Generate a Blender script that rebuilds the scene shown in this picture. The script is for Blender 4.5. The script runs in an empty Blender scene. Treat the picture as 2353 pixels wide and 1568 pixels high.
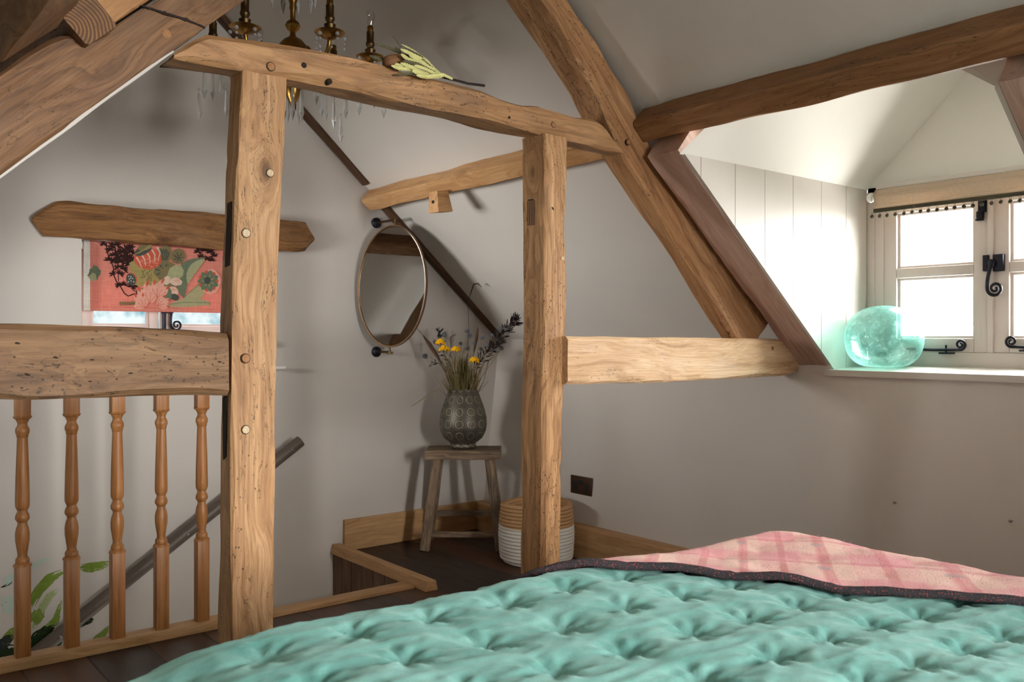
import bpy, bmesh, math, random
from mathutils import Vector, Matrix, noise

random.seed(7)
scn = bpy.context.scene
COL = scn.collection
H = 1.02                     # eye height above the bedroom floor
F = 2026.0; CX = 1176.0; CY = 776.0
YAW = math.radians(38.75)
VX, VY = math.sin(YAW), math.cos(YAW)
pi = math.pi

# ------------------------------------------------------------------ measuring
def ray(px, py):
    r = (px - CX) / F
    return Vector((VX + r * VY, VY - r * VX, (CY - py) / F))
def onY(px, py, Y):
    r = ray(px, py); t = Y / r.y
    return Vector((r.x * t, Y, H + r.z * t))
def onX(px, py, X):
    r = ray(px, py); t = X / r.x
    return Vector((X, r.y * t, H + r.z * t))
def onZ(px, py, z):
    r = ray(px, py); t = (z - H) / r.z
    return Vector((r.x * t, r.y * t, z))
def atD(px, py, D):
    return ray(px, py) * D + Vector((0, 0, H))

def lerp(a, b, t): return a + (b - a) * t
def smooth(t):
    t = max(0.0, min(1.0, t)); return t * t * (3 - 2 * t)
def tab(pts, x):
    """piecewise linear lookup in a sorted list of (x, y)"""
    if x <= pts[0][0]: return pts[0][1]
    for (a, ya), (b, yb) in zip(pts, pts[1:]):
        if x <= b:
            return ya + (yb - ya) * (x - a) / max(1e-9, b - a)
    return pts[-1][1]
def nz(x, y=0.0, z=0.0): return noise.noise(Vector((x, y, z)))

# ------------------------------------------------------------------ objects
def link(o, parent=None):
    COL.objects.link(o)
    if parent is not None: o.parent = parent
    return o
def tag(o, label=None, cat=None, group=None, kind=None):
    if label: o['label'] = label
    if cat:
        o['category'] = cat
        if not kind: o['kind'] = 'thing'
    if group: o['group'] = group
    if kind: o['kind'] = kind
    return o
def thing(name, label, cat, loc=(0, 0, 0), rotz=0.0, group=None):
    o = bpy.data.objects.new(name, None)
    o.empty_display_size = 0.05
    o.location = loc; o.rotation_euler = (0, 0, rotz)
    link(o); tag(o, label, cat, group)
    return o
def build(name, bm, mats, parent=None, sharp=35, smoothed=True):
    me = bpy.data.meshes.new(name)
    bmesh.ops.recalc_face_normals(bm, faces=bm.faces)
    bm.to_mesh(me); bm.free()
    if not isinstance(mats, (list, tuple)): mats = [mats]
    for m in mats: me.materials.append(m)
    if smoothed:
        for p in me.polygons: p.use_smooth = True
        me.set_sharp_from_angle(angle=math.radians(sharp))
    o = bpy.data.objects.new(name, me)
    return link(o, parent)
def raw(name, verts, faces, mats, parent=None, smoothed=False, sharp=35):
    bm = bmesh.new()
    vs = [bm.verts.new(v) for v in verts]
    for f in faces: bm.faces.new([vs[i] for i in f])
    return build(name, bm, mats, parent, sharp, smoothed)
def flat(name, verts, faces, mats, parent=None, idx=None):
    """mesh without normal recalculation"""
    me = bpy.data.meshes.new(name)
    me.from_pydata([tuple(v) for v in verts], [], faces)
    if not isinstance(mats, (list, tuple)): mats = [mats]
    for m in mats: me.materials.append(m)
    if idx:
        for p, i in zip(me.polygons, idx): p.material_index = i
    o = bpy.data.objects.new(name, me)
    return link(o, parent)

def add_box(bm, lo, hi, M=None, bev=0.0, segs=2):
    vs = []
    for x in (lo[0], hi[0]):
        for y in (lo[1], hi[1]):
            for z in (lo[2], hi[2]):
                v = Vector((x, y, z))
                vs.append(bm.verts.new(M @ v if M else v))
    fs = [bm.faces.new([vs[i] for i in q]) for q in
          ((0, 1, 3, 2), (4, 6, 7, 5), (0, 4, 5, 1), (2, 3, 7, 6), (0, 2, 6, 4), (1, 5, 7, 3))]
    if bev > 0:
        es = list({e for f in fs for e in f.edges})
        bmesh.ops.bevel(bm, geom=es, offset=bev, segments=segs, affect='EDGES', profile=0.6)
def box(name, lo, hi, mat, parent=None, M=None, bev=0.0):
    bm = bmesh.new(); add_box(bm, lo, hi, M, bev)
    return build(name, bm, mat, parent)
def add_lathe(bm, prof, seg=24, M=None, cap=True, uv=False):
    rings = []
    for r, z in prof:
        ring = []
        for i in range(seg):
            a = 2 * pi * i / seg
            v = Vector((r * math.cos(a), r * math.sin(a), z))
            ring.append(bm.verts.new(M @ v if M else v))
        rings.append(ring)
    lay = bm.loops.layers.uv.verify() if uv else None
    n = len(prof); arc = [0.0]
    for (ra, za), (rb, zb_) in zip(prof, prof[1:]): arc.append(arc[-1] + math.hypot(ra - rb, za - zb_))
    for k, (a, b) in enumerate(zip(rings, rings[1:])):
        for i in range(seg):
            j = (i + 1) % seg
            f = bm.faces.new((a[i], a[j], b[j], b[i]))
            if uv:
                for lp, (u, v) in zip(f.loops, ((i, k), (i + 1, k), (i + 1, k + 1), (i, k + 1))):
                    lp[lay].uv = (u / seg, arc[v])
    if cap:
        if prof[0][0] > 1e-5: bm.faces.new(rings[0][::-1])
        if prof[-1][0] > 1e-5: bm.faces.new(rings[-1])
def lathe(name, prof, mat, parent=None, seg=24, M=None, cap=True, uv=False, sharp=40):
    bm = bmesh.new(); add_lathe(bm, prof, seg, M, cap, uv)
    return build(name, bm, mat, parent, sharp)
def add_tube(bm, pts, rad, seg=8, flat_=1.0):
    pts = [Vector(p) for p in pts]
    n = len(pts)
    tan = []
    for i in range(n):
        d = pts[min(i + 1, n - 1)] - pts[max(i - 1, 0)]
        tan.append(d.normalized() if d.length > 1e-9 else Vector((0, 0, 1)))
    up = Vector((0, 0, 1)) if abs(tan[0].z) < 0.9 else Vector((1, 0, 0))
    nrm = (up - tan[0] * up.dot(tan[0])).normalized()
    rings = []
    for i in range(n):
        nrm = (nrm - tan[i] * nrm.dot(tan[i]))
        nrm = nrm.normalized() if nrm.length > 1e-6 else tan[i].orthogonal().normalized()
        bi = tan[i].cross(nrm)
        r = rad(i / max(1, n - 1)) if callable(rad) else rad
        rings.append([bm.verts.new(pts[i] + nrm * (r * math.cos(2 * pi * k / seg)) + bi * (r * flat_ * math.sin(2 * pi * k / seg))) for k in range(seg)])
    for a, b in zip(rings, rings[1:]):
        for k in range(seg):
            bm.faces.new((a[k], a[(k + 1) % seg], b[(k + 1) % seg], b[k]))
    bm.faces.new(rings[0][::-1]); bm.faces.new(rings[-1])
def tube(name, pts, rad, mat, parent=None, seg=8, flat_=1.0):
    bm = bmesh.new(); add_tube(bm, pts, rad, seg, flat_)
    return build(name, bm, mat, parent, 50)
def add_ball(bm, c, r, u=12, v=8, sc=(1, 1, 1)):
    M = Matrix.Translation(c) @ Matrix.Diagonal((r * sc[0], r * sc[1], r * sc[2], 1))
    bmesh.ops.create_uvsphere(bm, u_segments=u, v_segments=v, radius=1.0, matrix=M)
def frame_mat(O, ex, ey):
    ex = Vector(ex).normalized(); ey = Vector(ey)
    ey = (ey - ex * ey.dot(ex)).normalized(); ez = ex.cross(ey)
    M = Matrix.Identity(4)
    for i in range(3):
        M[i][0] = ex[i]; M[i][1] = ey[i]; M[i][2] = ez[i]; M[i][3] = O[i]
    return M
def spiral(c, e1, e2, r0, r1, a0, turns, n=40):
    c = Vector(c); out = []
    for i in range(n):
        t = i / (n - 1); a = a0 + turns * 2 * pi * t; r = lerp(r0, r1, t)
        out.append(c + Vector(e1) * (r * math.cos(a)) + Vector(e2) * (r * math.sin(a)))
    return out
def bez(p0, p1, p2, n=12):
    p0, p1, p2 = Vector(p0), Vector(p1), Vector(p2)
    return [(p0 * (1 - t) ** 2 + p1 * (2 * t * (1 - t)) + p2 * t * t) for t in [i / (n - 1) for i in range(n)]]

# ------------------------------------------------------------------ materials
def rgb(r, g, b):
    f = lambda c: (c / 255 / 12.92) if c / 255 <= 0.04045 else ((c / 255 + 0.055) / 1.055) ** 2.4
    return (f(r), f(g), f(b), 1.0)
class NT:
    def __init__(s, name):
        s.m = bpy.data.materials.new(name); s.m.use_nodes = True
        s.t = s.m.node_tree; s.t.nodes.clear()
        s.o = s.t.nodes.new('ShaderNodeOutputMaterial')
        s.b = s.t.nodes.new('ShaderNodeBsdfPrincipled')
        s.t.links.new(s.b.outputs[0], s.o.inputs[0])
    def set(s, node, key, val):
        i = node.inputs[key]
        if isinstance(val, bpy.types.NodeSocket): s.t.links.new(val, i)
        else: i.default_value = val
    def n(s, typ, attrs=None, **kw):
        x = s.t.nodes.new(typ)
        for k, v in (attrs or {}).items(): setattr(x, k, v)
        for k, v in kw.items(): s.set(x, k.replace('_', ' '), v)
        return x
    def P(s, **kw):
        for k, v in kw.items(): s.set(s.b, k.replace('_', ' '), v)
        return s
    def math(s, op, a, b=0.0, c=None, clamp=False):
        x = s.t.nodes.new('ShaderNodeMath'); x.operation = op; x.use_clamp = clamp
        s.set(x, 0, a); s.set(x, 1, b)
        if c is not None: s.set(x, 2, c)
        return x.outputs[0]
    def vmath(s, op, a, b):
        x = s.t.nodes.new('ShaderNodeVectorMath'); x.operation = op
        s.set(x, 0, a); s.set(x, 1, b)
        return x.outputs[0]
    def mix(s, fac, a, b, blend='MIX'):
        x = s.t.nodes.new('ShaderNodeMix'); x.data_type = 'RGBA'; x.blend_type = blend
        s.set(x, 0, fac); s.set(x, 6, a); s.set(x, 7, b)
        return x.outputs[2]
    def ramp(s, fac, stops, interp='LINEAR'):
        x = s.t.nodes.new('ShaderNodeValToRGB'); cr = x.color_ramp; cr.interpolation = interp
        while len(cr.elements) < len(stops): cr.elements.new(0.5)
        for e, (p, c) in zip(cr.elements, stops):
            e.position = p; e.color = c if not isinstance(c, (int, float)) else (c, c, c, 1)
        s.set(x, 0, fac)
        return x.outputs[0]
    def rng(s, v, a, b, c=0.0, d=1.0):
        x = s.t.nodes.new('ShaderNodeMapRange'); x.clamp = True
        for i, q in enumerate((v, a, b, c, d)): s.set(x, i, q)
        return x.outputs[0]
    def mapping(s, vec, scale=(1, 1, 1), loc=(0, 0, 0), rot=(0, 0, 0)):
        x = s.t.nodes.new('ShaderNodeMapping')
        s.set(x, 0, vec); x.inputs[1].default_value = loc; x.inputs[2].default_value = rot; x.inputs[3].default_value = scale
        return x.outputs[0]
    def noise(s, vec, scale, detail=3, rough=0.55, dist=0.0):
        x = s.t.nodes.new('ShaderNodeTexNoise')
        s.set(x, 'Vector', vec); s.set(x, 'Scale', scale); s.set(x, 'Detail', detail)
        s.set(x, 'Roughness', rough); s.set(x, 'Distortion', dist)
        return x.outputs[0]
    def voro(s, vec, scale, feature='F1', rnd=1.0):
        x = s.t.nodes.new('ShaderNodeTexVoronoi'); x.feature = feature
        s.set(x, 'Vector', vec); s.set(x, 'Scale', scale); s.set(x, 'Randomness', rnd)
        return x
    def coord(s, kind='Object'):
        return s.t.nodes.new('ShaderNodeTexCoord').outputs[kind]
    def sep(s, v):
        x = s.t.nodes.new('ShaderNodeSeparateXYZ'); s.set(x, 0, v); return x.outputs
    def comb(s, x_, y_, z_):
        x = s.t.nodes.new('ShaderNodeCombineXYZ'); s.set(x, 0, x_); s.set(x, 1, y_); s.set(x, 2, z_); return x.outputs[0]
    def bump(s, h, strength=0.3, dist=0.01):
        x = s.t.nodes.new('ShaderNodeBump'); s.set(x, 'Height', h); s.set(x, 'Strength', strength); s.set(x, 'Distance', dist)
        s.set(s.b, 'Normal', x.outputs[0])
        return s

def m_simple(name, c, rough=0.5, metal=0.0, var=0.06, vscale=30, bump=0.0, **kw):
    t = NT(name); v = t.coord()
    n = t.noise(v, vscale, 4)
    col = t.mix(n, tuple(list(x * (1 - var * 2) for x in c[:3]) + [1]), tuple(list(min(1, x * (1 + var * 2)) for x in c[:3]) + [1]))
    t.P(Base_Color=col, Roughness=rough, Metallic=metal)
    for k, val in kw.items(): t.set(t.b, k.replace('_', ' '), val)
    if bump: t.bump(n, bump, 0.004)
    return t.m

def m_wood(name, dark, mid, light, seed=0.0, worm=0.5, crack=0.5, knots=0.5, rough=0.62, ring=0.35, grey=0.0, bump=0.5, greycol=None, axis='x'):
    """old timber: grain along the object's own x axis"""
    t = NT(name)
    rnd = t.n('ShaderNodeObjectInfo').outputs['Random']
    off = t.math('MULTIPLY', rnd, 17.0)
    v0 = t.coord()
    if axis != 'x':
        q = t.sep(v0); v0 = t.comb(q[1], q[0], q[2]) if axis == 'y' else t.comb(q[2], q[0], q[1])
    v = t.vmath('ADD', v0, t.comb(off, t.math('MULTIPLY', off, 0.7), t.math('ADD', off, seed)))
    # knots bend the grain
    kv = t.voro(t.mapping(v, (1.0, 1.9, 1.9)), 3.2)
    kd = kv.outputs['Distance']
    kpush = t.math('MULTIPLY', t.math('POWER', t.rng(kd, 0.0, 0.42, 1, 0), 2.0), 0.10 * knots)
    w1 = t.noise(t.mapping(v, (0.9, 3, 3)), 1.6, 3, 0.5)
    w2 = t.noise(t.mapping(v, (3.5, 9, 9)), 1.5, 2, 0.5)
    warp = t.math('ADD', t.math('ADD', t.math('MULTIPLY', t.math('SUBTRACT', w1, 0.5), 0.16), t.math('MULTIPLY', t.math('SUBTRACT', w2, 0.5), 0.022)), kpush)
    vw = t.vmath('ADD', v, t.comb(0.0, warp, t.math('MULTIPLY', warp, 0.8)))
    g1 = t.noise(t.mapping(vw, (1.3, 20, 20)), 1.7, 5, 0.62)
    g2 = t.noise(t.mapping(vw, (3.0, 95, 95)), 1.4, 2, 0.65)
    x = t.t.nodes.new('ShaderNodeTexWave'); x.wave_type = 'RINGS'; x.rings_direction = 'X'; x.wave_profile = 'SAW'
    t.set(x, 'Vector', t.mapping(vw, (0.25, 1, 1), loc=(0, 0.31, 0.17))); t.set(x, 'Scale', 17.0); t.set(x, 'Distortion', 3.0); t.set(x, 'Detail', 3.0); t.set(x, 'Detail Scale', 1.1)
    rg = x.outputs['Fac']
    base = t.ramp(g1, [(0.26, dark), (0.47, mid), (0.72, light)])
    base = t.mix(t.math('MULTIPLY', t.rng(rg, 0.45, 1.0), ring), base, dark)
    base = t.mix(t.math('MULTIPLY', t.rng(g2, 0.48, 0.74), 0.55), base, dark)
    big = t.noise(t.mapping(v, (1.2, 3, 3)), 1.9, 3, 0.6)
    base = t.mix(t.rng(big, 0.45, 0.75, 0, 0.42), base, t.mix(0.5, dark, mid))
    base = t.mix(t.rng(big, 0.48, 0.25, 0, 0.35), base, light)
    if grey > 0:
        gc = greycol or rgb(150, 128, 112)
        gn = t.noise(t.mapping(v, (2.2, 5, 5)), 2.3, 5, 0.62)
        base = t.mix(t.rng(gn, 0.5, 0.74, 0, grey), base, gc)
    vd = tuple(c * 0.16 for c in dark[:3]) + (1,)
    # knots
    kn = t.math('MULTIPLY', t.rng(kd, 0.10, 0.045, 0, 1), t.rng(t.math('FRACT', t.math('MULTIPLY', kv.outputs['Color'], 7.3)), 0.45, 0.5) if False else t.rng(kv.outputs['Color'], 0.42, 0.46))
    base = t.mix(t.math('MULTIPLY', kn, 0.75 * min(1.0, knots * 1.4)), base, vd)
    halo = t.rng(kd, 0.22, 0.06, 0, 0.4 * knots)
    base = t.mix(halo, base, dark)
    # worm holes and galleries
    cl = t.noise(t.mapping(v, (1.6, 4, 4)), 2.1, 2, 0.5)
    cl2 = t.rng(cl, 0.60 - 0.14 * worm, 0.74 - 0.14 * worm)
    wv = t.voro(t.mapping(v, (0.75, 1, 1)), 78)
    hole = t.math('MULTIPLY', t.rng(wv.outputs['Distance'], 0.20, 0.10), t.math('MULTIPLY', cl2, t.rng(wv.outputs['Color'], 0.5, 0.55)))
    gal = t.noise(t.mapping(vw, (26, 85, 85)), 1.0, 2, 0.5, 1.2)
    galm = t.math('MULTIPLY', t.rng(t.math('ABSOLUTE', t.math('SUBTRACT', gal, 0.36)), 0.022, 0.006), t.rng(cl, 0.62 - 0.12 * worm, 0.70 - 0.12 * worm))
    hole = t.math('MAXIMUM', hole, t.math('MULTIPLY', galm, 0.85))
    hole = t.math('MULTIPLY', hole, min(1.0, worm * 1.6))
    # long splits
    cn = t.noise(t.mapping(vw, (2.6, 34, 34), loc=(3, 1, 2)), 1.25, 4, 0.6)
    cm = t.noise(t.mapping(v, (1.3, 5, 5), loc=(7, 3, 1)), 2.0, 1)
    ck = t.math('MULTIPLY', t.rng(t.math('ABSOLUTE', t.math('SUBTRACT', cn, 0.5)), 0.0085, 0.002), t.rng(cm, 0.60 - 0.1 * crack, 0.68 - 0.1 * crack))
    ck = t.math('MULTIPLY', ck, min(1.0, crack * 1.7))
    pit = t.math('MAXIMUM', hole, ck)
    base = t.mix(t.math('MULTIPLY', pit, 0.9), base, vd)
    t.P(Base_Color=base, Roughness=rough, Specular_IOR_Level=0.3)
    h = t.noise(t.mapping(v, (2.4, 60, 60)), 1.4, 3, 0.65)
    t.bump(h, bump, 0.006)
    return t.m

def m_plaster(name, c, rough=0.85, bump=0.12):
    t = NT(name); v = t.coord()
    n1 = t.noise(v, 1.7, 3); n2 = t.noise(v, 9, 4, 0.6); n3 = t.noise(v, 70, 3, 0.6)
    col = t.mix(t.rng(n1, 0.3, 0.7), tuple(x * 0.965 for x in c[:3]) + (1,), tuple(min(1, x * 1.03) for x in c[:3]) + (1,))
    col = t.mix(t.rng(n2, 0.62, 0.8, 0, 0.06), col, tuple(x * 0.8 for x in c[:3]) + (1,))
    t.P(Base_Color=col, Roughness=rough, Specular_IOR_Level=0.25)
    h = t.math('ADD', t.math('ADD', t.math('MULTIPLY', n1, 1.2), t.math('MULTIPLY', n2, 0.5)), t.math('MULTIPLY', n3, 0.06))
    t.bump(h, bump, 0.03)
    return t.m

WALL = rgb(206, 199, 191)
M_wall = m_plaster('plaster wall paint', WALL)
M_ceil = m_plaster('plaster ceiling paint', rgb(208, 202, 194))
M_white = m_plaster('white dormer plaster', rgb(232, 229, 221), bump=0.06)
M_paint = m_simple('cream painted joinery', rgb(206, 200, 191), 0.42, var=0.02, vscale=12)
M_frame = m_simple('taupe window paint', rgb(205, 194, 187), 0.4, var=0.02, vscale=12)
M_trimm = m_wood('pinkish washed timber', rgb(158, 128, 112), rgb(192, 160, 143), rgb(204, 175, 158), 2.0, 0.1, 0.2, 0.2, 0.6, 0.12, 0.3, 0.2, rgb(196, 172, 158))
M_postw = m_wood('honey oak post', rgb(116, 80, 48), rgb(176, 133, 92), rgb(202, 162, 118), 1.0, 1.0, 0.9, 0.8, 0.6, 0.34, 0.12, 0.6)
M_post2 = m_wood('pale honey oak post', rgb(112, 74, 42), rgb(182, 136, 91), rgb(210, 167, 121), 6.0, 1.1, 1.1, 0.4, 0.6, 0.5, 0.0, 0.9)
M_tie = m_wood('worn brown tie beam oak', rgb(78, 55, 36), rgb(124, 92, 63), rgb(148, 115, 82), 3.0, 1.3, 0.5, 0.45, 0.62, 0.3, 0.3, 0.6, rgb(128, 108, 92))
M_tie2 = m_wood('light-painted tie beam oak', rgb(164, 122, 84), rgb(212, 174, 134), rgb(230, 197, 160), 4.5, 0.9, 0.25, 0.35, 0.62, 0.22, 0.25, 0.5, rgb(205, 188, 176))  # paler base colour carries the strong dormer light on this beam
M_collar = m_wood('collar beam oak', rgb(114, 80, 52), rgb(170, 127, 86), rgb(196, 153, 110), 8.0, 0.9, 0.5, 0.9, 0.6, 0.26, 0.4, 0.5, rgb(120, 100, 88))
M_blade = m_wood('principal rafter oak', rgb(114, 77, 48), rgb(174, 127, 85), rgb(202, 158, 112), 5.0, 0.9, 0.6, 0.5, 0.6, 0.3, 0.2, 0.5, rgb(120, 96, 80))
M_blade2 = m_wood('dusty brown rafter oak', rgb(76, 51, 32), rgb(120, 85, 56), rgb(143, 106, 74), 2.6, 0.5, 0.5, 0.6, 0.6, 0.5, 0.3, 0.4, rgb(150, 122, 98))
M_purlin = m_wood('orange brown purlin', rgb(98, 66, 42), rgb(146, 102, 66), rgb(164, 120, 82), 9.0, 0.35, 0.6, 0.5, 0.6, 0.25, 0.15, 0.4)
M_pine = m_wood('pale pine purlin', rgb(150, 104, 62), rgb(192, 146, 98), rgb(208, 166, 118), 11.0, 0.15, 0.15, 0.7, 0.6, 0.2, 0.1, 0.3)
M_lintel = m_wood('rough brown lintel', rgb(76, 48, 24), rgb(136, 94, 54), rgb(160, 116, 72), 12.0, 0.4, 0.9, 0.6, 0.7, 0.3, 0.2, 0.9)
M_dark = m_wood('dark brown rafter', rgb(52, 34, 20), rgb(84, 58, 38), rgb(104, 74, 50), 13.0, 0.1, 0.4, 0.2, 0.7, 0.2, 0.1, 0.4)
M_balus = m_wood('varnished turned oak', rgb(124, 84, 48), rgb(164, 118, 74), rgb(182, 136, 90), 14.0, 0.0, 0.1, 0.05, 0.42, 0.15, 0.0, 0.12)
M_oak = m_wood('clean oak joinery', rgb(156, 114, 70), rgb(192, 150, 104), rgb(206, 166, 120), 15.0, 0.0, 0.02, 0.2, 0.5, 0.2, 0.0, 0.12)
M_oaky = m_wood('clean oak joinery lengthways', rgb(156, 114, 70), rgb(192, 150, 104), rgb(206, 166, 120), 15.0, 0.0, 0.02, 0.2, 0.5, 0.2, 0.0, 0.12, axis='y')
M_stool = m_wood('weathered stool elm', rgb(46, 37, 30), rgb(138, 114, 92), rgb(172, 148, 122), 16.0, 0.3, 0.9, 0.3, 0.75, 0.3, 0.75, 0.6, rgb(74, 66, 58))
M_riser = m_wood('dark stained riser boards', rgb(56, 38, 26), rgb(104, 78, 58), rgb(130, 102, 80), 17.0, 0.2, 0.4, 0.5, 0.6, 0.3, 0.1, 0.3, axis='z')
M_pole = m_simple('grey brown rail pole', rgb(98, 87, 77), 0.5, 0.12, 0.12, 14)
M_iron = m_simple('black wrought iron', rgb(40, 40, 48), 0.42, 0.8, 0.15, 60, 0.25)
M_brass = m_simple('tarnished brass', rgb(150, 112, 56), 0.32, 1.0, 0.25, 40)
M_brassd = m_simple('dark old brass', rgb(96, 76, 48), 0.42, 1.0, 0.25, 60, 0.2)
M_socket = m_simple('bronze plate', rgb(84, 62, 50), 0.38, 0.7, 0.08, 40)
M_black = m_simple('black plastic', rgb(24, 22, 22), 0.4)
M_void = m_simple('dark hollow wood', rgb(40, 26, 16), 0.9)
M_plast = m_simple('white plastic', rgb(232, 230, 226), 0.4, var=0.01)
M_peg = m_simple('pale dowel end', rgb(196, 172, 140), 0.7, 0, 0.25, 220, 0.3)
M_pegd = m_simple('brown dowel end', rgb(150, 104, 64), 0.7, 0, 0.2, 160, 0.3)
M_screw = m_simple('screw metal', rgb(150, 146, 140), 0.35, 0.9)

def m_endgrain():
    t = NT('sawn end grain')
    v = t.coord()
    x = t.t.nodes.new('ShaderNodeTexWave'); x.wave_type = 'RINGS'; x.rings_direction = 'X'; x.wave_profile = 'SIN'
    t.set(x, 'Vector', t.mapping(v, (1, 1, 1), loc=(0, -0.088, 0.09))); t.set(x, 'Scale', 42.0); t.set(x, 'Distortion', 3.5); t.set(x, 'Detail', 2.0); t.set(x, 'Detail Scale', 0.6)
    n = t.noise(v, 40, 4)
    c = t.ramp(x.outputs['Fac'], [(0.2, rgb(92, 62, 40)), (0.6, rgb(112, 78, 50)), (0.9, rgb(140, 102, 66))])
    c = t.mix(t.rng(n, 0.5, 0.75, 0, 0.6), c, rgb(84, 62, 46))
    t.P(Base_Color=c, Roughness=0.75); t.bump(x.outputs['Fac'], 0.3, 0.004)
    return t.m
M_end = m_endgrain()

def m_floor():
    t = NT('dark floorboards')
    v = t.coord(); s = t.sep(v)
    idx = t.math('FLOOR', t.math('DIVIDE', t.math('ADD', s[0], 0.037), 0.185))
    fr = t.math('FRACT', t.math('DIVIDE', t.math('ADD', s[0], 0.037), 0.185))
    wn = t.t.nodes.new('ShaderNodeTexWhiteNoise'); wn.noise_dimensions = '1D'; t.set(wn, 'W', idx)
    rv = wn.outputs[0]
    vv = t.vmath('ADD', v, t.comb(0.0, t.math('MULTIPLY', rv, 9.0), rv))
    g = t.noise(t.mapping(vv, (22, 1.6, 20)), 1.6, 6, 0.6)
    big = t.noise(vv, 3.0, 4)
    a = t.ramp(g, [(0.3, rgb(26, 18, 14)), (0.55, rgb(48, 35, 28)), (0.75, rgb(66, 50, 40))])
    b = t.ramp(g, [(0.3, rgb(48, 30, 19)), (0.55, rgb(80, 52, 34)), (0.75, rgb(100, 68, 46))])
    c = t.mix(t.rng(rv, 0.45, 0.62), a, b)
    c = t.mix(t.rng(big, 0.55, 0.8, 0, 0.5), c, rgb(84, 66, 52))
    seam = t.math('ADD', t.rng(fr, 0.018, 0.0), t.rng(fr, 0.982, 1.0), clamp=True)
    c = t.mix(seam, c, rgb(10, 7, 6))
    t.P(Base_Color=c, Roughness=t.rng(g, 0.3, 0.7, 0.38, 0.55), Specular_IOR_Level=0.4)
    t.bump(t.math('SUBTRACT', t.math('MULTIPLY', g, 0.3), seam), 0.4, 0.006)
    return t.m
M_floor = m_floor()

def m_velvet():
    t = NT('teal velvet')
    v = t.coord()
    n = t.noise(t.mapping(v, (1, 1.6, 1)), 9, 5, 0.6)
    n2 = t.noise(t.mapping(v, (1, 1.6, 1)), 55, 3, 0.6)
    n3 = t.noise(v, 420, 2, 0.5)
    c = t.ramp(n, [(0.28, rgb(90, 148, 139)), (0.52, rgb(118, 170, 161)), (0.75, rgb(144, 192, 184))])
    c = t.mix(t.rng(n2, 0.5, 0.75, 0, 0.35), c, rgb(146, 190, 182))
    c = t.mix(t.rng(n3, 0.4, 0.7, 0, 0.22), c, rgb(88, 142, 134))
    t.P(Base_Color=c, Roughness=0.85, Specular_IOR_Level=0.15, Sheen_Weight=0.35, Sheen_Roughness=0.35, Sheen_Tint=rgb(196, 232, 224))
    t.bump(t.math('ADD', t.math('MULTIPLY', n2, 0.5), t.math('MULTIPLY', n3, 0.25)), 0.3, 0.004)
    return t.m
M_velvet = m_velvet()

def m_plaid():
    t = NT('pink plaid wool')
    uv = t.coord('UV'); s = t.sep(uv)
    wob = t.noise(uv, 9, 2)
    x = t.math('ADD', s[0], t.math('MULTIPLY', t.math('SUBTRACT', wob, 0.5), 0.012))
    y = t.math('ADD', s[1], t.math('MULTIPLY', t.math('SUBTRACT', wob, 0.5), 0.012))
    fib = t.noise(uv, 130, 4, 0.7); fib2 = t.noise(uv, 330, 2, 0.7)
    def stripes(c, per, a, b):
        f = t.math('FRACT', t.math('DIVIDE', c, per))
        return t.math('MULTIPLY', t.rng(f, a - 0.03, a + 0.01), t.rng(f, b + 0.03, b - 0.01))
    cream = rgb(236, 196, 176); pink = rgb(226, 128, 138); red = rgb(204, 70, 88); grey = rgb(140, 126, 128); rose = rgb(228, 144, 148)
    c = t.mix(t.math('MULTIPLY', stripes(x, 0.25, 0.30, 0.78), 0.75), rose, cream)
    c = t.mix(t.math('MULTIPLY', stripes(y, 0.19, 0.35, 0.8), 0.55), c, cream)
    c = t.mix(t.math('MULTIPLY', stripes(y, 0.19, 0.02, 0.24), 0.55), c, pink)
    c = t.mix(t.math('MULTIPLY', stripes(x, 0.125, 0.06, 0.22), 0.6), c, red)
    c = t.mix(t.math('MULTIPLY', stripes(x, 0.25, 0.50, 0.535), 0.6), c, red)
    c = t.mix(t.math('MULTIPLY', stripes(y, 0.19, 0.84, 0.90), 0.5), c, red)
    c = t.mix(t.math('MULTIPLY', t.math('MULTIPLY', stripes(x, 0.25, 0.48, 0.58), stripes(y, 0.19, 0.62, 0.72)), 0.7), c, grey)
    c = t.mix(t.rng(fib, 0.5, 0.78, 0, 0.45), c, rgb(196, 96, 108))
    c = t.mix(t.rng(fib2, 0.5, 0.8, 0, 0.5), c, rgb(246, 224, 206))
    t.P(Base_Color=c, Roughness=0.95, Specular_IOR_Level=0.05, Sheen_Weight=0.5, Sheen_Roughness=0.5, Sheen_Tint=rgb(255, 230, 225))
    t.bump(t.math('ADD', fib, fib2), 0.5, 0.004)
    return t.m
M_plaid = m_plaid()
def m_binding():
    t = NT('blanket edge stitching')
    v = t.coord(); n = t.noise(v, 300, 2, 0.6)
    c = t.mix(t.rng(n, 0.60, 0.66), rgb(46, 42, 46), rgb(160, 70, 66))
    t.P(Base_Color=c, Roughness=0.95); t.bump(n, 0.6, 0.004)
    return t.m
M_bind = m_binding()
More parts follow.
